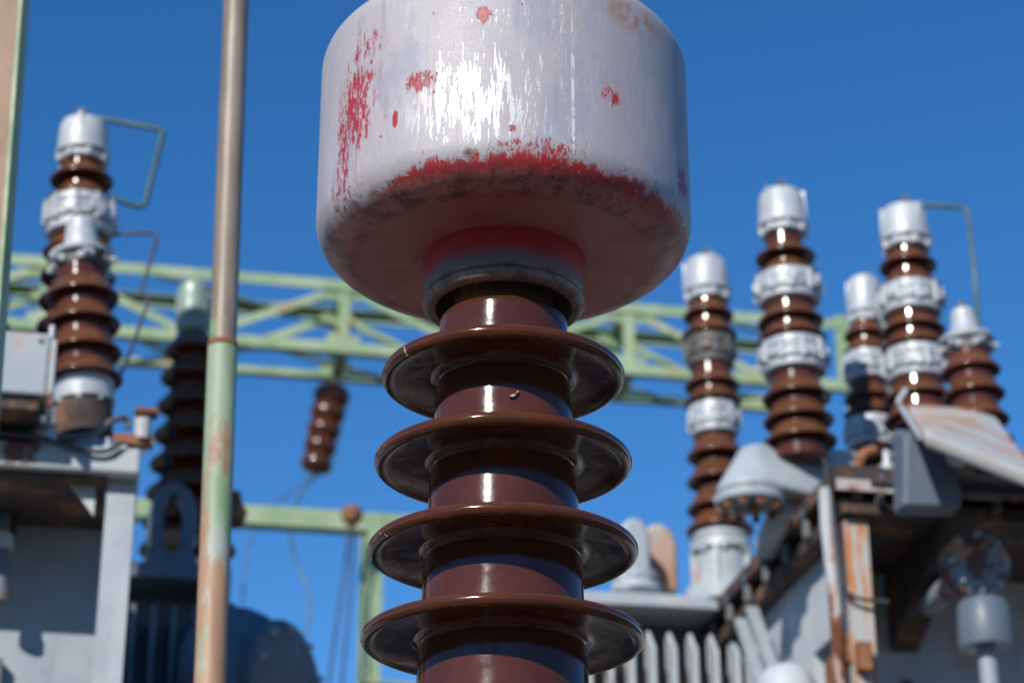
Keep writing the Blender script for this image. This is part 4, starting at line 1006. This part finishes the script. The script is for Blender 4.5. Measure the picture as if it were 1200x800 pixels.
def dark_transformer():
    Y = 7.6
    O = at(150, 662, Y); zl = O.z
    t = thing('shaded_transformer', 'blue grey transformer with round end drum and lifting eye behind the pole', 'transformer', (O.x, O.y, 0))
    L = V(); B = lambda name, mat, *a: gb(MB(), L, *a).build(name, mat, t)
    B('tank_wall', 'blue', -1.2, .40, .25, 1.7, .25, zl-.04)
    B('plinth', 'concrete', -1.4, .8, -.1, 1.9, 0, .25)
    rounded(B('lid', 'blue', -1.2, .36, 0, 1.7, zl-.04, zl+.02), .01)
    # lifting eye: upright oval ring with foot
    c = at(202, 612, Y+.12)-V((O.x, O.y, 0)); k = mpx(c+V((O.x, O.y, 0)))
    n = 28; v = []; f = []
    for w_ in (-.045, .045):
        for s_ in (1, 0):
            for i in range(n):
                a = 2*math.pi*i/n; rx = (29 if s_ else 12)*k; rz = (46 if s_ else 27)*k
                if s_ and math.sin(a) < -.35: rx *= 1.15
                v.append(c+U*rx*math.cos(a)+Z*(rz*math.sin(a)+(0 if s_ else 4*k))+W*w_)
    for i in range(n):
        j = (i+1) % n
        f += [(i, j, n+j, n+i), (2*n+i, 3*n+i, 3*n+j, 2*n+j), (i, 2*n+i, 2*n+j, j), (n+i, n+j, 3*n+j, 3*n+i)]
    rounded(mesh_obj('lifting_eye', v, f, 'blue', t, 30), .012, 3)
    zf = zl+.02
    MB().hexa([c+U*-32*k+W*-.06+Z*(zf-c.z), c+U*32*k+W*-.06+Z*(zf-c.z), c+U*32*k+W*.06+Z*(zf-c.z), c+U*-32*k+W*.06+Z*(zf-c.z)]+[c+U*-24*k+W*-.047+Z*(-32*k), c+U*24*k+W*-.047+Z*(-32*k), c+U*24*k+W*.047+Z*(-32*k), c+U*-24*k+W*.047+Z*(-32*k)]).build('eye_foot', 'blue', t)
    MB().lathe([(.03, 0), (.03, .05)], 8, c-Z*28*k-W*.05, -W).build('bolt', 'rust', t)
    # radiator fins below the lid
    src = None
    for i in range(5):
        if src is None: src = gb(MB(), L, -.011, .011, .02, .245, -2.4, 0).build('fin', 'blue', t); rounded(src, .006)
        else: src = data_copy(src, t)
        src.location = U*(.03+i*.072)+Z*(zl-.13)
    # end drum, its round end plate turned to the right
    c = at(318, 806, Y+.15)-V((O.x, O.y, 0)); r = 74*k; ax = (U*.80-W*.60).normalized()
    MB().lathe([(r*1.1, -.21), (r*1.30, -.20), (r*1.34, -.18), (r*1.34, -.14), (r*1.31, -.09), (r*1.20, -.04), (r*1.06, 0), (r*1.0, .01), (r*1.0, .03), (r*1.03, .032), (r*1.03, .06), (r*.98, .066), (r*.85, .07), (0, .075)], 56, c, ax).build('end_drum', 'blue', t, 30)
    a_ = ax.cross(Z).normalized(); b_ = ax.cross(a_)
    for i in range(10):
        an = 2*math.pi*i/10+.35
        MB().lathe([(.016, .055), (.016, .082), (.009, .082), (.009, .095)], 6, c+(a_*math.cos(an)+b_*math.sin(an))*r*.9, ax).build('bolt', 'silver', t)
    q = at(222, 668, 8.2)-V((O.x, O.y, 0)); MB().lathe([(.16, 0), (.16, q.z-zl-.02)], 28, V((q.x, q.y, zl+.02))).build('bushing_seat', 'dark', t, 40)
    MB().tube([c+Z*(-r), c+Z*(.26-c.z)], .07, 14).build('drum_leg', 'dark', t, 40)
    return t
dark_transformer()
ob = MB().lathe([(.0, 0), (.035, 0), (.045, .03), (.05, .06), (.03, .09), (.02, .14)], 16, at(274, 616, 8.2)).build('hanging_clamp', 'rust', None, 40)
tag(ob, 'small rusty clamp with pale bolt peeping out right of the pole', 'clamp')
